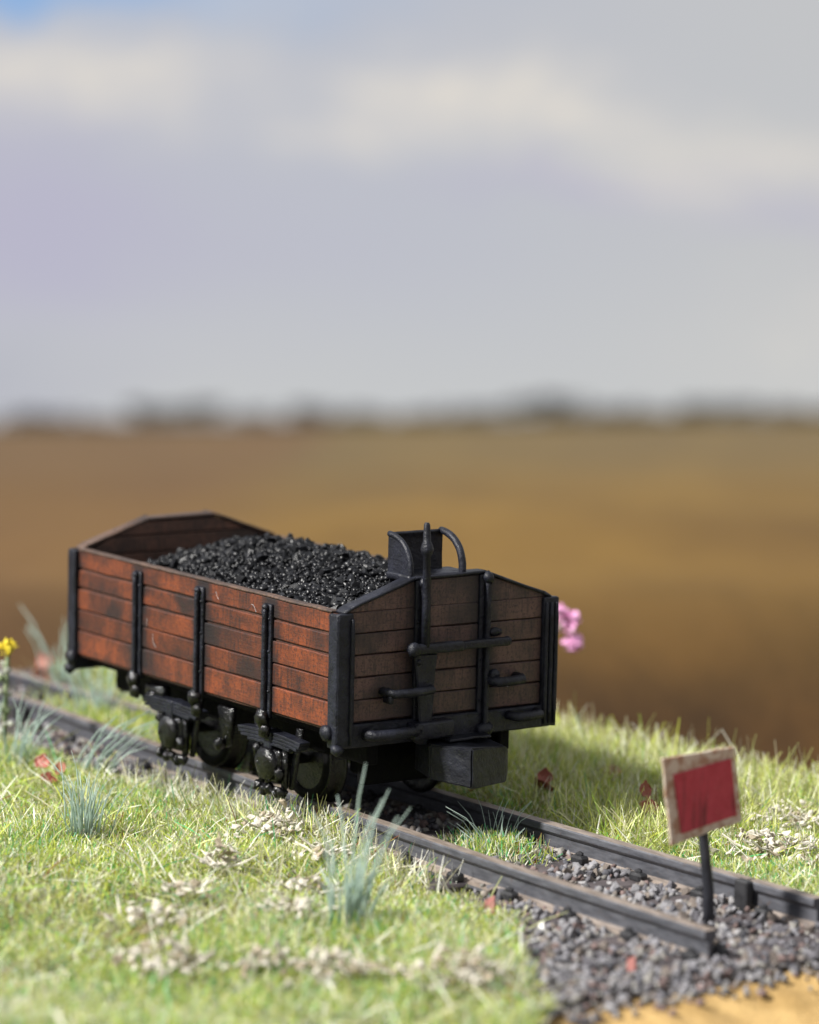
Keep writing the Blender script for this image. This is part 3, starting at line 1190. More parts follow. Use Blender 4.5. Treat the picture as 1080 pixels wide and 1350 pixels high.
AX = (-.172, -.432)
AZ = -.050
for ax in AX:
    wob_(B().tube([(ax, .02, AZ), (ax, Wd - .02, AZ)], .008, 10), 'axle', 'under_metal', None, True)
    for cy, sg in ((rail_y(near_pts, ax) - .002, 1), (rail_y(far_pts, ax) + .002, -1)):
        pr = [(-.012, .0), (-.012, .046), (-.0125, .059), (-.010, .0605), (.006, .060), (.0075, .064), (.0085, .068), (.0115, .068), (.0130, .065), (.0130, .055),
              (.009, .050), (.006, .030), (.009, .016), (.011, .012), (.011, 0)]
        w_ = B().lathe((ax, cy, AZ), (0, sg, 0), pr, 40)
        wo = wob_(w_, 'wheel', 'greasy_metal', None, True)
        r_ = B().lathe((ax, cy, AZ), (0, sg, 0), [(-.0128, .044), (-.0150, .046), (-.0150, .057), (-.0125, .0585)], 40)
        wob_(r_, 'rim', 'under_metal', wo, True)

for side in (0, 1):
    sg = -1 if side == 0 else 1
    y0 = .012 if side == 0 else Wd - .012
    for ax in AX:
        # leaf spring
        b = B()
        for lf, (hl, dz) in enumerate(((.078, 0), (.076, -.0048), (.070, -.0096), (.052, -.0144))):
            nseg = 8
            for q in range(nseg):
                xa = -hl + 2 * hl * q / nseg
                xb = -hl + 2 * hl * (q + 1) / nseg
                za = -.009 + dz - .004 * (xa / .076) ** 2
                zb = -.009 + dz - .004 * (xb / .076) ** 2
                d = Vector((xb - xa, 0, zb - za))
                b.box((ax + (xa + xb) / 2 - d.length / 2 - .0005, y0 - .009, (za + zb) / 2 - .0021),
                      (ax + (xa + xb) / 2 + d.length / 2 + .0005, y0 + .009, (za + zb) / 2 + .0021), .0006,
                      Matrix.Rotation(-math.atan2(d.z, d.x), 4, 'Y'))
        b.box((ax - .009, y0 - .011, -.038), (ax + .009, y0 + .011, -.006), .002)
        wob_(b, 'leaf_spring', 'black_metal', None, False, .0006)
        # axle box
        b = B()
        b.box((ax - .026, y0 - .008, -.078), (ax + .026, y0 + .012, -.030), .005, None, 2)
        b.lathe((ax, y0, AZ - .002), (0, sg, 0), [(.004, .024), (.012, .024), (.016, .021), (.018, .012), (.019, 0)], 18)
        b.box((ax - .034, y0 - .003, -.086), (ax - .024, y0 + .006, -.022), .003)
        b.box((ax + .024, y0 - .003, -.086), (ax + .034, y0 + .006, -.022), .003)
        b.box((ax - .036, y0 - .004, -.092), (ax + .036, y0 + .005, -.084), .003)
        for q in range(5):
            b.blob((ax - .030 + q * .015, y0 + sg * .004, -.088 - .004 * (q % 2)), .0065, 2, .3, (1, 1, 1.2), q + ax * 30)
            b.blob((ax - .028 + q * .014, y0 + sg * (.008 + .004 * (q % 2)), -.036 - .009 * ((q * 2) % 5)), .006, 2, .35, (1, 1, 1.5), q + ax * 17 + 3)
        wob_(b, 'axle_box', 'greasy_metal', None, True, .0022)
        # axle guard legs
        for s2 in (-1, 1):
            b = B().prism([(ax + s2 * .030, -.085), (ax + s2 * .038, -.085), (ax + s2 * .062, .004), (ax + s2 * .048, .004)], 1, y0 + .006, y0 + .012, .001)
            wob_(b, 'axle_guard', 'greasy_metal', None, True, .001)
    # brake hanger between the wheels
    b = B().prism([(-.325, .004), (-.285, .004), (-.296, -.05), (-.306, -.056), (-.316, -.05)], 1, y0 + .004, y0 + .014, .002)
    b.blob((-.306, y0 + sg * .002, -.048), .009, 2, .2)
    wob_(b, 'brake_hanger', 'greasy_metal', None, True, .0012)
    b = B().blob((-.500, y0 + .012, -.016), .020, 2, .2, (1.1, .8, .9), 4)
    b.box((-.52, y0, -.012), (-.47, y0 + .018, .005), .003)
    wob_(b, 'spring_hanger', 'greasy_metal', None, True, .0015)

# couplers at both ends
P1, P2, P3 = (.018, .141), (.085, .163), (.047, .252)
for front in (1, 0):
    t = bmesh.new()
    f_ = (lambda p: p) if front else (lambda p: (-L - p[0], Wd - p[1]))
    plan = [(-.03, .150), P1, P2, (.080, .178), (.058, .240), P3, (.03, .258), (-.03, .252)]
    zt = [-.006, -.006, -.003, -.003, -.010, -.018, -.016, -.006]
    zb = [-.050, -.054, -.057, -.059, -.062, -.050, -.048, -.05]
    T_ = [t.verts.new((*f_(p), z)) for p, z in zip(plan, zt)]
    Bt = [t.verts.new((*f_(p), z)) for p, z in zip(plan, zb)]
    t.faces.new(T_)
    t.faces.new(Bt[::-1])
    for k_ in range(len(plan)):
        k2 = (k_ + 1) % len(plan)
        t.faces.new((T_[k_], Bt[k_], Bt[k2], T_[k2]))
    bmesh.ops.recalc_face_normals(t, faces=t.faces)
    bmesh.ops.bevel(t, geom=list(t.edges), offset=.0022, segments=2, affect='EDGES')
    b = B()
    b.add(t)
    b.box(((-.05 if front else -L - .03), .165, -.003), ((.03 if front else -L + .05), .235, .0005), .001)
    bmesh.ops.subdivide_edges(b.bm, edges=[e_ for e_ in b.bm.edges if e_.calc_length() > .02], cuts=4, use_grid_fill=True)
    wob_(b, 'coupler', 'coupler_metal', None, False, .0011)

# end stanchions, brake gear on the front end
for yy in (.133, .240):
    for front in (1, 0):
        xx = 0 if front else -L
        sg = 1 if front else -1
        zt_ = top_z(yy) - .001
        b = B()
        lo, hi = (xx - sg * .004, yy - .0095, -.001), (xx + sg * .003, yy + .0095, zt_)
        b.box(tuple(min(p) for p in zip(lo, hi)), tuple(max(p) for p in zip(lo, hi)), .0012)
        lo, hi = (xx + sg * .002, yy - .0035, .0), (xx + sg * .0115, yy + .0045, zt_ - .002)
        b.box(tuple(min(p) for p in zip(lo, hi)), tuple(max(p) for p in zip(lo, hi)), .002)
        bmesh.ops.subdivide_edges(b.bm, edges=[e_ for e_ in b.bm.edges if e_.calc_length() > .1], cuts=14)
        for zz in (.045, .10, .16):
            for sy2 in (-1, 1):
                b.blob((xx + sg * .0035, yy + .0005 + sy2 * .0068, zz), .0022, 1, 0)
        st = wob_(b, 'end_stanchion', 'black_metal', None, True, .0008)
        wob_(B().blob((xx + sg * .008, yy, zt_ - .004), .0075, 2, .15, (1, 1, 1.2), 2), 'cap_bolt', 'black_metal', st, True)
        wob_(B().blob((xx + sg * .006, yy, .004), .0115, 2, .2, (1, 1.2, .9), 4), 'foot_bolt', 'black_metal', st, True)

# brake spindle with knob and tapered top
b = B().tube([(.020, .1285, .128), (.020, .128, .19), (.020, .127, .252), (.020, .127, .255), (.020, .127, .261), (.020, .127, .267), (.020, .1265, .271), (.020, .126, .294), (.020, .126, .297)],
             [.0062, .0058, .0052, .0078, .0092, .0078, .0056, .0044, .003], 12)
wob_(b, 'brake_spindle', 'black_metal', None, True, .0005)
# horizontal brake beam
b = B().box((.012, .103, .119), (.026, .190, .133), .004, None, 2)
b.box((.010, .188, .120), (.022, .268, .1315), .003, None, 2)
b.blob((.020, .110, .126), .0105, 2, .12)
b.blob((.016, .268, .126), .007, 2, .12)
bmesh.ops.subdivide_edges(b.bm, edges=[e_ for e_ in b.bm.edges if e_.calc_length() > .04], cuts=6)
beam = wob_(b, 'brake_beam', 'black_metal', None, True, .0008)
wob_(B().blob((.010, .252, .139), .0065, 2, .15, (1, 1.6, 1)), 'beam_bolt', 'black_metal', beam, True)
wob_(B().blob((.016, .121, .108), .0045, 2, .1), 'beam_bolt', 'black_metal', beam, True)
# spindle guide plate below the beam
b = B().prism([(.113, .118), (.152, .118), (.148, .085), (.146, .02), (.136, .014), (.124, .02), (.120, .075)], 0, .0105, .0165, .0015)
bmesh.ops.subdivide_edges(b.bm, edges=[e_ for e_ in b.bm.edges if e_.calc_length() > .03], cuts=5)
wob_(b, 'guide_plate', 'black_metal', None, False, .0009)
# steps and grab loops
def loop(name, y0, y1, z, out_, r, ret0=True, ret1=True):
    p = []
    if ret0:
        p += [(.0, y0, z), (out_ * .6, y0, z)]
    p += [(out_, y0 + .004, z - .001), (out_ + .001, (y0 + y1) / 2, z - .001), (out_, y1 - .004, z)]
    if ret1:
        p += [(out_ * .6, y1, z), (.0, y1, z)]
    return wob_(B().tube(p, r, 9), name, 'black_metal', None, True, .0009)


loop('foot_rest', .073, .142, .070, .024, .0062)
wob_(B().box((.002, .071, .055), (.022, .078, .070), .002), 'rest_bracket', 'black_metal', None, True)
loop('step_bar', .045, .120, .015, .020, .0080)
wob_(B().box((.004, .112, .002), (.024, .178, .026), .004, None, 2), 'guide_block', 'black_metal', None, True, .0012)
wob_(B().blob((.022, .117, .018), .007, 2, .2), 'block_bolt', 'black_metal', None, True)
loop('grab_bar', .246, .296, .072, .022, .0068)
wob_(B().blob((.012, .250, .080), .0085, 2, .2), 'bar_bolt', 'black_metal', None, True)
loop('lamp_bracket', .283, .330, .020, .020, .0068)

# brakeman's seat on top of the front gable
b = B()
t = bmesh.new()
ys_ = np.linspace(.121, .207, 7)
rows = []
for zz, xx in ((.206, -.060), (.222, -.061), (.240, -.062), (.262, -.062), (.273, -.062), (.2755, -.059)):
    rows.append([t.verts.new((xx + .003 * ((y - .164) / .043) ** 2, y, zz)) for y in ys_])
for a, c_ in zip(rows[:-1], rows[1:]):
    for k_ in range(6):
        t.faces.new((a[k_], a[k_ + 1], c_[k_ + 1], c_[k_]))
bmesh.ops.recalc_face_normals(t, faces=t.faces)
bmesh.ops.solidify(t, geom=list(t.faces), thickness=.004)
b.add(t)
seat = wob_(b, 'seat_back', 'black_metal', None, True, .0006)
b = B().box((-.060, .116, .2125), (-.004, .222, .2225), .003, None, 2)
bmesh.ops.subdivide_edges(b.bm, edges=[e_ for e_ in b.bm.edges if e_.calc_length() > .04], cuts=6)
wob_(b, 'seat_base', 'black_metal', seat, True, .0009)
pan = [(-.060, .218)] + [(-.060 + .051 * math.sin(PI / 2 * q), .222 + .050 * math.cos(PI / 2 * q) ** .8) for q in np.linspace(0, 1, 9)] + [(-.009, .218)]
wob_(B().prism(pan, 1, .1195, .1225, 0), 'seat_side', 'black_metal', seat)
for y in (.121, .207):
    arc = []
    for q in np.linspace(0, 1, 12):
        an = PI / 2 * q
        arc.append((-.060 + .052 * math.sin(an), y, .222 + .051 * math.cos(an) ** .8))
    arc.append((-.008, y, .214))
    wob_(B().tube(arc, .0040 if y < .15 else .0052, 10), 'seat_arm', 'black_metal', seat, True, .0005)

# a few lint fibres caught on the planks
for (x, y, z, ln, a) in ((-.490, -.001, .100, .010, 1.2), (-.470, -.001, .075, .020, 2.0), (-.300, -.001, .164, .012, -.6), (-.205, -.001, .160, .016, -.4),
                         (.026, .262, .068, .010, 1.9)):
    p = []
    for q in np.linspace(-.5, .5, 10):
        w1 = ln * .16 * math.sin(q * 4 + x * 50)
        h1, h2 = ln * q * math.cos(a) - w1 * math.sin(a), ln * q * math.sin(a) + w1 * math.cos(a)
        p.append((x + h1, y - .001, z + h2) if y < 0 else (x, y + h1, z + h2))
    wob_(B().tube(p, .0002, 4), 'lint_fibre', 'lint')

# ------------------------------------------------------------------ coal load
def coal_z(x, y):
    ridge = np.interp(x, [-.70, -.62, -.55, -.45, -.35, -.23, -.14, -.03], [.142, .174, .199, .215, .216, .210, .202, .194])
    edge = np.interp(x, [-.70, -.62, -.50, -.2, -.03], [.132, .152, .163, .171, .173])
    tt = np.clip(np.abs(y - .181) / .168, 0, 1)
    return ridge + (edge - ridge) * tt ** 1.5 + .006 * (vnoise(x, y, 22) - .5)


coal = empty('coal_load', (-L / 2, Wd / 2, .13))
tag(coal, 'heap of glossy black coal filling the wooden wagon', 'coal')
cx_ = np.linspace(-L + .019, -.019, 70)
cy_ = np.linspace(.0145, Wd - .0145, 40)
Xc, Yc = np.meshgrid(cx_, cy_)
cm = grid_mesh('coal_mound', Xc + L / 2, Yc - Wd / 2, coal_z(Xc, Yc) - .006 - .13, 'coal')
put('coal_mound', cm, coal)
CO = []
for k_ in range(8):
    CO.append(rock(9, (random.uniform(.7, 1.2), random.uniform(.7, 1.2), random.uniform(.6, 1))))
co_np = [(np.array([tuple(q.co) for q in t.verts]), np.array([[w.index for w in f_.verts] for f_ in t.faces])) for t in CO]
co_me = []
for t in CO:
    b = B()
    b.add(t)
    co_me.append(b.mesh('coal_lump', 'coal'))
n = 9500
lx = rng.uniform(-.685, -.022, n)
ly = rng.uniform(.019, Wd - .019, n)
ls = np.clip(rng.gamma(4, .00105, n) + .0010, .0024, .0098)
lz = coal_z(lx, ly) + ls * rng.uniform(-.5, .5, n) - .003
# thin out lumps towards the rear end
kp = rng.random(n) < np.interp(lx, [-.70, -.64, -.58], [.25, .7, 1])
lx, ly, ls, lz = lx[kp], ly[kp], ls[kp], lz[kp]
tall = rng.integers(0, len(lx), 40)
lz[tall] += .004
ls[tall] *= 1.2
order = np.argsort(-ls)
big, rest = order[:270], order[270:]
o = mass('coal_lumps', co_np, np.stack([lx + L / 2, ly - Wd / 2, lz - .13], -1)[rest], ls[rest], None, 'coal', coal)
o['kind'] = 'stuff'
for j in big:
    put('coal_lump', co_me[int(j) % 8], coal, (lx[j] + L / 2, ly[j] - Wd / 2, lz[j] - .13 + .002),
        (random.uniform(0, 6), random.uniform(0, 6), random.uniform(0, 6)), ls[j])

# ------------------------------------------------------------------ red stop board
board = empty('stop_board', (.55, .189, -.15))
tag(board, 'small red board with rusty white border on a thin dark post', 'sign')
BI = Matrix.Translation((-.55, -.189, .15))
c4 = [(.101, .073), (.217, .077), (.233, -.018), (.121, -.037)]
r4 = [(.1185, .052), (.210, .063), (.2225, -.009), (.1345, -.023)]
b = B().prism(c4, 0, .5475, .5515, .0008)
bmesh.ops.subdivide_edges(b.bm, edges=[e_ for e_ in b.bm.edges if e_.calc_length() > .05], cuts=6, use_grid_fill=True)
for vv_ in b.bm.verts:
    vv_.co.x += .002 * mnoise.noise(vv_.co * 25)
    vv_.co.y += .0012 * mnoise.noise(vv_.co * 60 + Vector((5, 5, 5)))
    vv_.co.z += .0012 * mnoise.noise(vv_.co * 60)
o = b.obj('plate', 'sign_white', board)
o.data.transform(BI)
b = B().prism(r4, 0, .5516, .5535, .0003)
o = b.obj('red_panel', 'sign_red', board)
o.data.transform(BI)
b = B().tube([(.545, .191, -.165), (.544, .1885, -.10), (.543, .178, -.03), (.543, .172, .03)], [.0075, .007, .0068, .0066], 12)
o = b.obj('post', 'post_paint', board, True)
o.data.transform(BI)

# ------------------------------------------------------------------ static grass
def blades(x, y, ln, lean, width, cols, zoff=0.0, curve=0.25, short=False):
    n = len(x)
    z = gz(x, y) + zoff
    az = rng.uniform(0, 2 * PI, n)
    d = np.stack([np.cos(az) * np.sin(lean), np.sin(az) * np.sin(lean), np.cos(lean)], -1)
    fa = rng.uniform(0, 2 * PI, n)
    side = np.cross(d, np.stack([np.cos(fa), np.sin(fa), 0.3 * np.ones(n)], -1))
    side /= np.linalg.norm(side, axis=1)[:, None] + 1e-9
    base = np.stack([x, y, z], -1)
    hw = (width / 2)[:, None] * side
    droop = np.zeros((n, 3))
    droop[:, 0:2] = d[:, 0:2]
    droop[:, 2] = -.35
    mid = base + d * (ln * .55)[:, None]
    tip = base + d * ln[:, None] + droop * (ln * curve * rng.uniform(0, 1, n))[:, None] * 0.5
    if short:
        V_ = np.stack([base - hw, base + hw, tip + hw * .5, tip - hw * .5], 1).reshape(-1, 3)
        F_ = np.arange(n)[:, None] * 4 + np.array([0, 1, 2, 3])
        return V_, F_, np.repeat(cols, 4, 0)
    V_ = np.stack([base - hw, base + hw, mid - hw * .9, mid + hw * .9, tip - hw * .45, tip + hw * .45], 1).reshape(-1, 3)
    i = np.arange(n)[:, None] * 6
    F_ = np.stack([i + np.array([0, 1, 3, 2]), i + np.array([2, 3, 5, 4])], 1).reshape(-1, 4)
    return V_, F_, np.repeat(cols, 6, 0)


PAL = np.array([(.56, .62, .105), (.34, .51, .085), (.08, .44, .17), (.67, .63, .43), (.30, .31, .10), (.66, .70, .30), (.25, .09, .04), (.84, .84, .74)])


def pick(w):
    """w: (n,8) weights -> colours"""
    c = np.cumsum(w / w.sum(1, keepdims=True), 1)
    r = rng.random(len(w))[:, None]
    k_ = np.minimum((r > c).sum(1), 7)
    return PAL[k_] * rng.uniform(.72, 1.25, (len(w), 1))


parts_ = []
# (a) short turf
n = 900000
y = rng.uniform(Y0, Y1 + .012, n)
x = rng.uniform(X0 - .02, X1 - .004, n)
x = np.where(x > 0, x * xe(y) / X1, x)
dens = np.where((y < .1) & (x > -1.1) & (y > -.95), 1.0, np.where(y > .3, .85, .45))
dens = dens * (0.25 + 0.95 * vnoise(x, y, 16)) * (0.55 + 0.6 * vnoise(x + 5, y, 5))
kp = (rng.random(n) < dens) & (y < ye(x) + .012) & (bed(x, y) - .5 * (vnoise(x + 2, y, 34) - .5) < .45 + .7 * (rng.random(n) - .5))
# keep the space under the wagon thin
kp &= ~((x > -.62) & (x < -.02) & (y > .05) & (y < .31) & (rng.random(n) < .9))
x, y = x[kp], y[kp]
n = len(x)
p1 = vnoise(x, y, 5.5)
p2 = vnoise(x + 3, y + 9, 12)
backz = smooth01((y - .36) / .1) * smooth01((.16 - x) / .12)
fronty = smooth01((x - .1) / .4)
w = np.stack([1.1 + 1.3 * p1, .7 + .9 * p2, .28 + .95 * p2 ** 2 + .25 * fronty, .6 + 1.4 * (1 - p1) ** 2, .40 + .8 * backz, .7 + .5 * backz, .14 + 0 * p1, .45 + .8 * (1 - p2)], 1)
w[:, 2] *= (1 - .85 * backz)
ln = rng.uniform(.008, .022, n) * (1 + .8 * backz) * (.55 + .9 * vnoise(x, y + 4, 11)) * (1 - .45 * smooth01((y + .07) / .05) * smooth01((.12 - y) / .05) * smooth01((-.45 - x) / .1))
parts_.append(blades(x, y, ln, np.abs(rng.normal(.78, .42, n)), rng.uniform(.0009, .0019, n), pick(w), 0, .25, True))
# (b) longer pale fibres, scattered and lying
n = 34000
y = rng.uniform(Y0, Y1, n)
x = rng.uniform(X0, X1 - .01, n)
x = np.where(x > 0, x * xe(y) / X1, x)
kp = (rng.random(n) < .15 + .8 * vnoise(x, y, 7) ** 2) & (y < ye(x)) & (bed(x, y) < .55)
kp &= ~((x > -.62) & (x < -.02) & (y > .05) & (y < .31))
x, y = x[kp], y[kp]
n = len(x)
w = np.tile(np.array([[.3, .2, .12, 1.3, .4, .9, .04, 1.3]]), (n, 1))
parts_.append(blades(x, y, rng.uniform(.024, .060, n), np.abs(rng.normal(1.0, .38, n)), rng.uniform(.0011, .0019, n), pick(w), .003))
# (c) tall soft grass behind the wagon and along the back edge
n = 46000
x = rng.uniform(-1.4, .30, n)
y = rng.uniform(.37, Y1 + .01, n)
kp = (y < ye(x) + .01) & (rng.random(n) < (.12 + .88 * vnoise(x, y, 6)) * smooth01((.26 - x - .12 * (y - .4)) / .12))
x, y = x[kp], y[kp]
n = len(x)
w = np.tile(np.array([[.9, .5, .06, .8, 1.0, 1.6, .02, .5]]), (n, 1))
parts_.append(blades(x, y, rng.uniform(.028, .070, n), np.abs(rng.normal(.48, .32, n)), rng.uniform(.0010, .0018, n), pick(w), 0, .5))
# (d) fringe against the near rail in front of the wheels
n = 2400
x = rng.uniform(-.48, .22, n)
y = rng.normal(.02, .028, n) - .012
w = np.tile(np.array([[.25, .2, .15, 1.0, .5, .6, .03, 1.5]]), (n, 1))
kp = (y < rail_y(near_pts, 0) - .022) & (rng.random(n) < .25 + .75 * vnoise(x, y, 13))
x, y, w = x[kp], y[kp], w[kp]
n = len(x)
parts_.append(blades(x, y, rng.uniform(.022, .062, n), np.abs(rng.normal(.62, .4, n)), rng.uniform(.0010, .0018, n), pick(w)))
# (e) back skyline fringe
n = 2600
x = rng.uniform(-1.2, .6, n)
y = ye(x) + rng.uniform(-.07, .012, n)
w = np.tile(np.array([[.5, .3, .06, 1.0, .6, 1.2, .02, 1.0]]), (n, 1))
parts_.append(blades(x, y, np.where(rng.random(n) < .12, rng.uniform(.06, .10, n), rng.uniform(.02, .06, n)), np.abs(rng.normal(.45, .35, n)), rng.uniform(.0013, .0022, n), pick(w)))


def blade_mesh(name, lst):
    V_, F_, C_ = [], [], []
    off = 0
    for a, f_, c_ in lst:
        V_.append(a)
        F_.append(f_ + off)
        C_.append(c_)
        off += len(a)
    V_, F_, C_ = map(np.concatenate, (V_, F_, C_))
    me = bpy.data.meshes.new(name)
    me.vertices.add(len(V_))
    me.vertices.foreach_set('co', V_.ravel())
    me.loops.add(F_.size)
    me.loops.foreach_set('vertex_index', F_.ravel().astype(np.int32))
    me.polygons.add(len(F_))
    me.polygons.foreach_set('loop_start', np.arange(0, F_.size, 4, dtype=np.int32))
    me.update(calc_edges=True)
    at = me.color_attributes.new('tint', 'FLOAT_COLOR', 'POINT')
    at.data.foreach_set('color', np.concatenate([C_, np.ones((len(C_), 1))], 1).astype(np.float32).ravel())
    me.materials.append(MAT['grass_fibre'])
    return me


tag(put('static_grass', blade_mesh('static_grass', parts_)), 'short yellow-green model grass covering the ground', 'grass', None, 'stuff')

# ------------------------------------------------------------------ tufts of tall blue-green blades
def tuft(x, y, blades_, label, wid=.0045, name='grass_tuft', group='tall blue-green grass tufts', m='blue_blade', spread=.02):
    z = float(gz(x, y)) - .004
    o = empty(name, (x, y, z))
    tag(o, label, 'grass tuft', group)
    for (dx, dy, ln, bx2, by2) in blades_:
        path = [(dx, dy, 0), (dx + bx2 * .2, dy + by2 * .2, ln * .4), (dx + bx2 * .55, dy + by2 * .55, ln * .75), (dx + bx2, dy + by2, ln * random.uniform(.94, 1))]
        w_ = wid * random.uniform(.7, 1.15)
        B().tube(path, [w_ * .5, w_ * .5, w_ * .42, w_ * .2], 5).obj('blade', m, o, True)
    return o


def rb(n, l0, l1, spread, lean, bias=(0, 0)):
    out_ = []
    for _ in range(n):
        ln = random.uniform(l0, l1)
        dx, dy = random.gauss(0, spread), random.gauss(0, spread)
        out_.append((dx, dy, ln, random.gauss(bias[0], lean) * ln + dx * .8, random.gauss(bias[1], lean) * ln + dy * .8))
    return out_


big_t = [(0, 0, .215, .012, .012), (.008, .006, .18, .02, .030), (-.006, .004, .165, -.015, -.01), (.01, -.004, .15, .01, .02), (.012, .012, .155, .032, .045),
         (.004, .015, .14, .022, .036), (-.01, -.01, .15, -.02, -.025), (-.004, -.008, .12, -.004, -.02), (.006, .002, .17, .014, .03)]
tuft(.355, -.218, big_t + rb(30, .04, .115, .013, .17), 'tall blue-green grass tuft standing up in front of the coupler', .0031)
tuft(-.23, -.252, [(0, 0, .13, .0, -.02), (-.01, 0, .12, -.03, -.04), (.004, 0, .11, .012, .02), (-.006, .003, .115, -.02, -.045)] + rb(62, .04, .105, .011, .17),
     'blue-green grass tuft by the red leaf at lower left', .0016)
tuft(-1.33, .345, rb(24, .07, .15, .022, .25), 'blurred blue-green grass tuft rising behind the track at the left edge', .0036)
tuft(-.98, .200, rb(28, .06, .12, .018, .25), 'blue-green grass tuft between the rails behind the wagon', .0030)
tuft(-.72, -.095, rb(24, .06, .115, .016, .28, (.1, .2)), 'loose pale green grass tuft beside the yellow flower', .0022)
tuft(-.60, -.03, rb(16, .06, .11, .014, .2, (.45, .75)), 'pale grass blades leaning over the near rail at left', .0022)
tuft(.075, .265 - .055, rb(26, .035, .085, .022, .5), 'spreading grass tuft growing between the rails by the coupler', .0013, m='blue_blade')

# green turf at the foot of the tuft between the rails
n = 2600
x = rng.normal(.085, .035, n)
y = rng.normal(.205, .026, n)
kp = (y > .11) & (y < .255)
x, y = x[kp], y[kp]
n = len(x)
w = np.tile(np.array([[1.0, .8, .9, .8, .3, .6, .12, .8]]), (n, 1))
pt2 = [blades(x, y, rng.uniform(.012, .036, n), np.abs(rng.normal(.5, .35, n)), rng.uniform(.0014, .0022, n), pick(w))]
n = 5200
x = rng.normal(-.83, .13, n)
y = rng.normal(.19, .035, n)
kp = (y > .12) & (y < .25)
x, y = x[kp], y[kp]
n = len(x)
w = np.tile(np.array([[1.6, .8, .2, .8, .6, 1.2, .05, .3]]), (n, 1))
pt2.append(blades(x, y, rng.uniform(.015, .05, n), np.abs(rng.normal(.5, .35, n)), rng.uniform(.0014, .0024, n), pick(w)))
tag(put('track_grass', blade_mesh('track_grass', pt2)), 'bright green grass patches growing between the rails', 'grass', None, 'stuff')

# ------------------------------------------------------------------ pale dry litter clumps
FL = []
for k_ in range(6):
    t = bmesh.new()
    bmesh.ops.create_icosphere(t, subdivisions=1, radius=1)
    s3 = [(1, .6, .28), (1.3, .5, .3), (.9, .8, .35), (1.5, .35, .22), (1, .7, .5), (1.1, .9, .22)][k_]
    for vv_ in t.verts:
        vv_.co = Vector([a * b_ for a, b_ in zip(vv_.co, s3)]) * random.uniform(.6, 1.2)
        vv_.co.z += .35 * vv_.co.x ** 2 * (1 if k_ % 2 else -1)
    b = B()
    b.add(t)
    FL.append(b)
fl_me = {}
for mname in ('flake_pale', 'flake_tan'):
    for k_, b in enumerate(FL):
        q = B()
        q.bm.free()
        q.bm = b.bm.copy()
        fl_me[(mname, k_)] = q.mesh('flake', mname)
clumps = [
    (.044, -.212, 18, .020, .030, 'upright pale litter clump in the grass left of centre'),
    (.383, -.490, 50, .046, .024, 'large blurred litter clump in the grass at the lower left'),
    (-.075, -.040, 50, .040, .020, 'pale dry litter heap beside the near rail under the wagon corner'),
    (.540, -.355, 40, .050, .018, 'blurred litter clump at the bottom edge left of centre'),
    (.640, -.262, 44, .042, .020, 'blurred litter clump at the bottom near the ballast'),
    (.314, -.270, 26, .030, .014, 'twiggy litter clump at the foot of the tall blue-green tuft'),
    (.160, -.330, 14, .030, .012, 'scattered litter flakes left of the tall blue-green tuft'),
    (.290, .500, 60, .062, .018, 'pale litter clump in the grass right behind the red board'),
    (.430, .540, 44, .055, .016, 'pale litter clump at the right edge beside the far rail'),
    (.170, .660, 44, .060, .016, 'pale litter clump near the back edge at the right'),
    (.215, -.405, 26, .040, .014, 'broad low litter patch between the lower left clump and the upright one'),
    (.455, -.400, 26, .040, .014, 'litter patch left of the clump at the bottom edge'),
    (.190, -.175, 22, .036, .012, 'thin litter patch between the tall tuft and the upright clump'),
    (.060, -.060, 14, .026, .010, 'low litter scatter on the grass below the wheel'),
]
for (x, y, n, spr, hgt, lab) in clumps:
    z = float(gz(x, y)) + .006
    o = empty('dry_litter', (x, y, z))
    tag(o, lab, 'dry litter', 'pale dry litter clumps in the grass')
    spr *= 1.15
    for q in range(int(n * 1.9)):
        dx, dy = random.gauss(0, spr * .55), random.gauss(0, spr * .55)
        dz = max(0, random.gauss(.5, .4)) * hgt * 1.35 * math.exp(-(dx * dx + dy * dy) / (spr * spr)) + .006
        put('flake', fl_me[('flake_pale' if random.random() < .68 else 'flake_tan', random.randrange(6))], o, (dx, dy, dz),
            (random.uniform(-.9, .9), random.uniform(-.9, .9), random.uniform(0, 6)), random.uniform(.0035, .0095))
    for q in range(5):
        a = random.uniform(0, 6)
        dx, dy = random.gauss(0, spr * .5), random.gauss(0, spr * .5)
        ln = random.uniform(.02, .045)
        B().tube([(dx, dy, .008), (dx + ln * .5 * math.cos(a), dy + ln * .5 * math.sin(a), .014), (dx + ln * math.cos(a), dy + ln * math.sin(a), .012 + random.uniform(0, .015))],
                 [.0018, .0015, .001], 5).obj('twig', 'flake_pale', o)

# ------------------------------------------------------------------ fallen leaves
def leaf_mesh(name, m, seed, curl=.5):
    r = random.Random(seed)
    t = bmesh.new()
    nl, nw = 7, 4
    rows = []
    for a in range(nl + 1):
        u_ = a / nl
        wv = .42 * math.sin(PI * min(max(u_ * .94 + .04, 0), 1)) ** .8 * r.uniform(.75, 1.15)
        rows.append([t.verts.new((u_ - .5, wv * (2 * b_ / nw - 1), curl * (.55 * (u_ - .5) ** 2 + .5 * (wv * (2 * b_ / nw - 1)) ** 2 * 3) + r.uniform(-.05, .05))) for b_ in range(nw + 1)])
    for a in range(nl):
        for b_ in range(nw):
            t.faces.new((rows[a][b_], rows[a + 1][b_], rows[a + 1][b_ + 1], rows[a][b_ + 1]))
    bmesh.ops.recalc_face_normals(t, faces=t.faces)
    bmesh.ops.solidify(t, geom=list(t.faces), thickness=.03)
    b = B()
    b.add(t)
    return b.mesh(name, m)


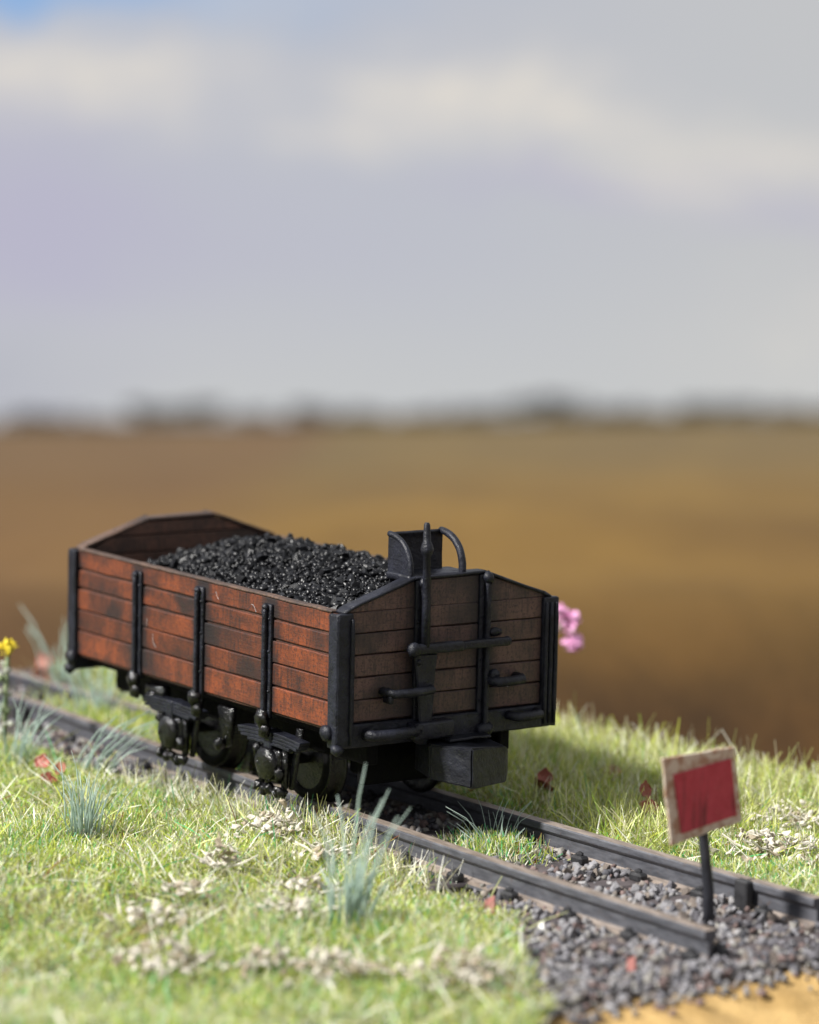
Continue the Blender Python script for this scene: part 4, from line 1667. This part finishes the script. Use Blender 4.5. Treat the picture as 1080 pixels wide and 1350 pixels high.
leafs = [leaf_mesh('dry_leaf', ('leaf_rust', 'leaf_brick')[k_ % 2], k_, (.5, .9, -.6, .7)[k_ % 4]) for k_ in range(6)]
lv = [  # x, y, height above the ground, size, rotation, mesh, label
    (-.590, -.115, .028, .027, (.9, .3, .4), 1, 'bright red-brown leaf caught in the grass at the left'),
    (-.575, -.095, .020, .022, (.3, -.9, 2.0), 3, 'second red-brown leaf touching the bright one at the left'),
    (-.545, -.13, .010, .028, (.5, .2, 1.2), 0, 'dark rust leaf low in the grass by the left tuft'),
    (-.103, .430, .020, .038, (.5, .5, 2.6), 0, 'rust leaf lying in the shade right of the coupler'),
    (-.115, .445, .034, .026, (1.1, .2, .4), 1, 'lighter rust leaf on top of the one right of the coupler'),
    (.070, .485, .028, .030, (1.0, .4, .9), 3, 'brick coloured leaf just left of the red board'),
    (.090, .480, .008, .022, (.4, .9, 2.0), 1, 'small pinkish leaf below the ones left of the red board'),
    (.040, .500, .046, .032, (1.3, .1, 1.9), 0, 'rust leaf standing up at the left edge of the red board'),
    (-.170, .612, .026, .034, (.6, .3, .3), 2, 'dark brown leaf in the grass between coupler and red board'),
    (-1.395, .335, .036, .040, (1.2, .3, .2), 3, 'blurred brown leaf at the top of the stack behind the track'),
    (-1.395, .330, .012, .048, (1.0, .1, 1.5), 5, 'blurred brown leaf in the middle of the stack behind the track'),
    (-1.415, .300, .014, .038, (1.1, .4, 2.3), 2, 'darker blurred leaf left of the stack behind the track'),
    (-1.385, .250, .012, .040, (.9, .6, .9), 1, 'reddish blurred leaf at the left edge behind the rails'),
    (-.980, .325, .018, .045, (.8, .2, .8), 5, 'orange-brown leaf under the rear corner of the wagon'),
    (-.860, .350, .022, .050, (.7, .5, 1.8), 3, 'orange-brown leaf under the rear of the wagon beside the spring'),
]
for (x, y, dz, s_, r_, mi, lab) in lv:
    o = put('dry_leaf', leafs[mi], None, (x, y, float(gz(x, y)) + dz + s_ * .2), r_, s_)
    tag(o, lab, 'leaf', 'fallen brown leaves')

# ------------------------------------------------------------------ flowers
def flower(loc, hgt, head_m, stem_m, lab, name, crumbs, rad, bend=(0, 0), wilt=None):
    o = empty(name, loc)
    tag(o, lab, 'flower')
    B().tube([(0, 0, -.01), (bend[0] * .4, bend[1] * .4, hgt * .5), (bend[0], bend[1], hgt)], [.0045, .004, .0035], 8).obj('stem', stem_m, o, True)
    r = random.Random(int(hgt * 1000))
    bm_ = B()
    for q in range(crumbs):
        d = Vector((r.gauss(0, 1), r.gauss(0, 1), r.gauss(0, 1))).normalized() * rad * r.uniform(.3, 1)
        if wilt and q % 2:
            d = d * .6 + Vector(wilt)
        bm_.blob((bend[0] + d.x, bend[1] + d.y, hgt + d.z), rad * r.uniform(.14, .30), 1, .5, (r.uniform(.5, 1.4), r.uniform(.5, 1.4), r.uniform(.4, 1.1)), q)
    bm_.obj('flower_head', head_m, o)
    return o


fl = flower((-.832, -.050, float(gz(-.83, -.05))), .160, 'petal_yellow', 'stem_green', 'yellow flower on a mottled stem at the left edge', 'yellow_flower', 60, .0145, (.004, .004))
for q in range(26):
    a = random.uniform(0, 6)
    h = random.uniform(.01, .14)
    rr = .004 + .010 * (1 - h / .15)
    b = B().blob((rr * math.cos(a), rr * math.sin(a), h), random.uniform(.003, .0065), 1, .3, (1, 1, .8), q)
    b.obj('leaf_crumb', 'stem_pale' if random.random() < .65 else 'stem_green', fl)
flower((-.676, .735, float(gz(-.67, .735))), .162, 'petal_pink', 'stem_green', 'bright pink flower showing behind the right end of the wagon', 'pink_flower', 130, .025, (.0, .183), (.004, .012, -.040))
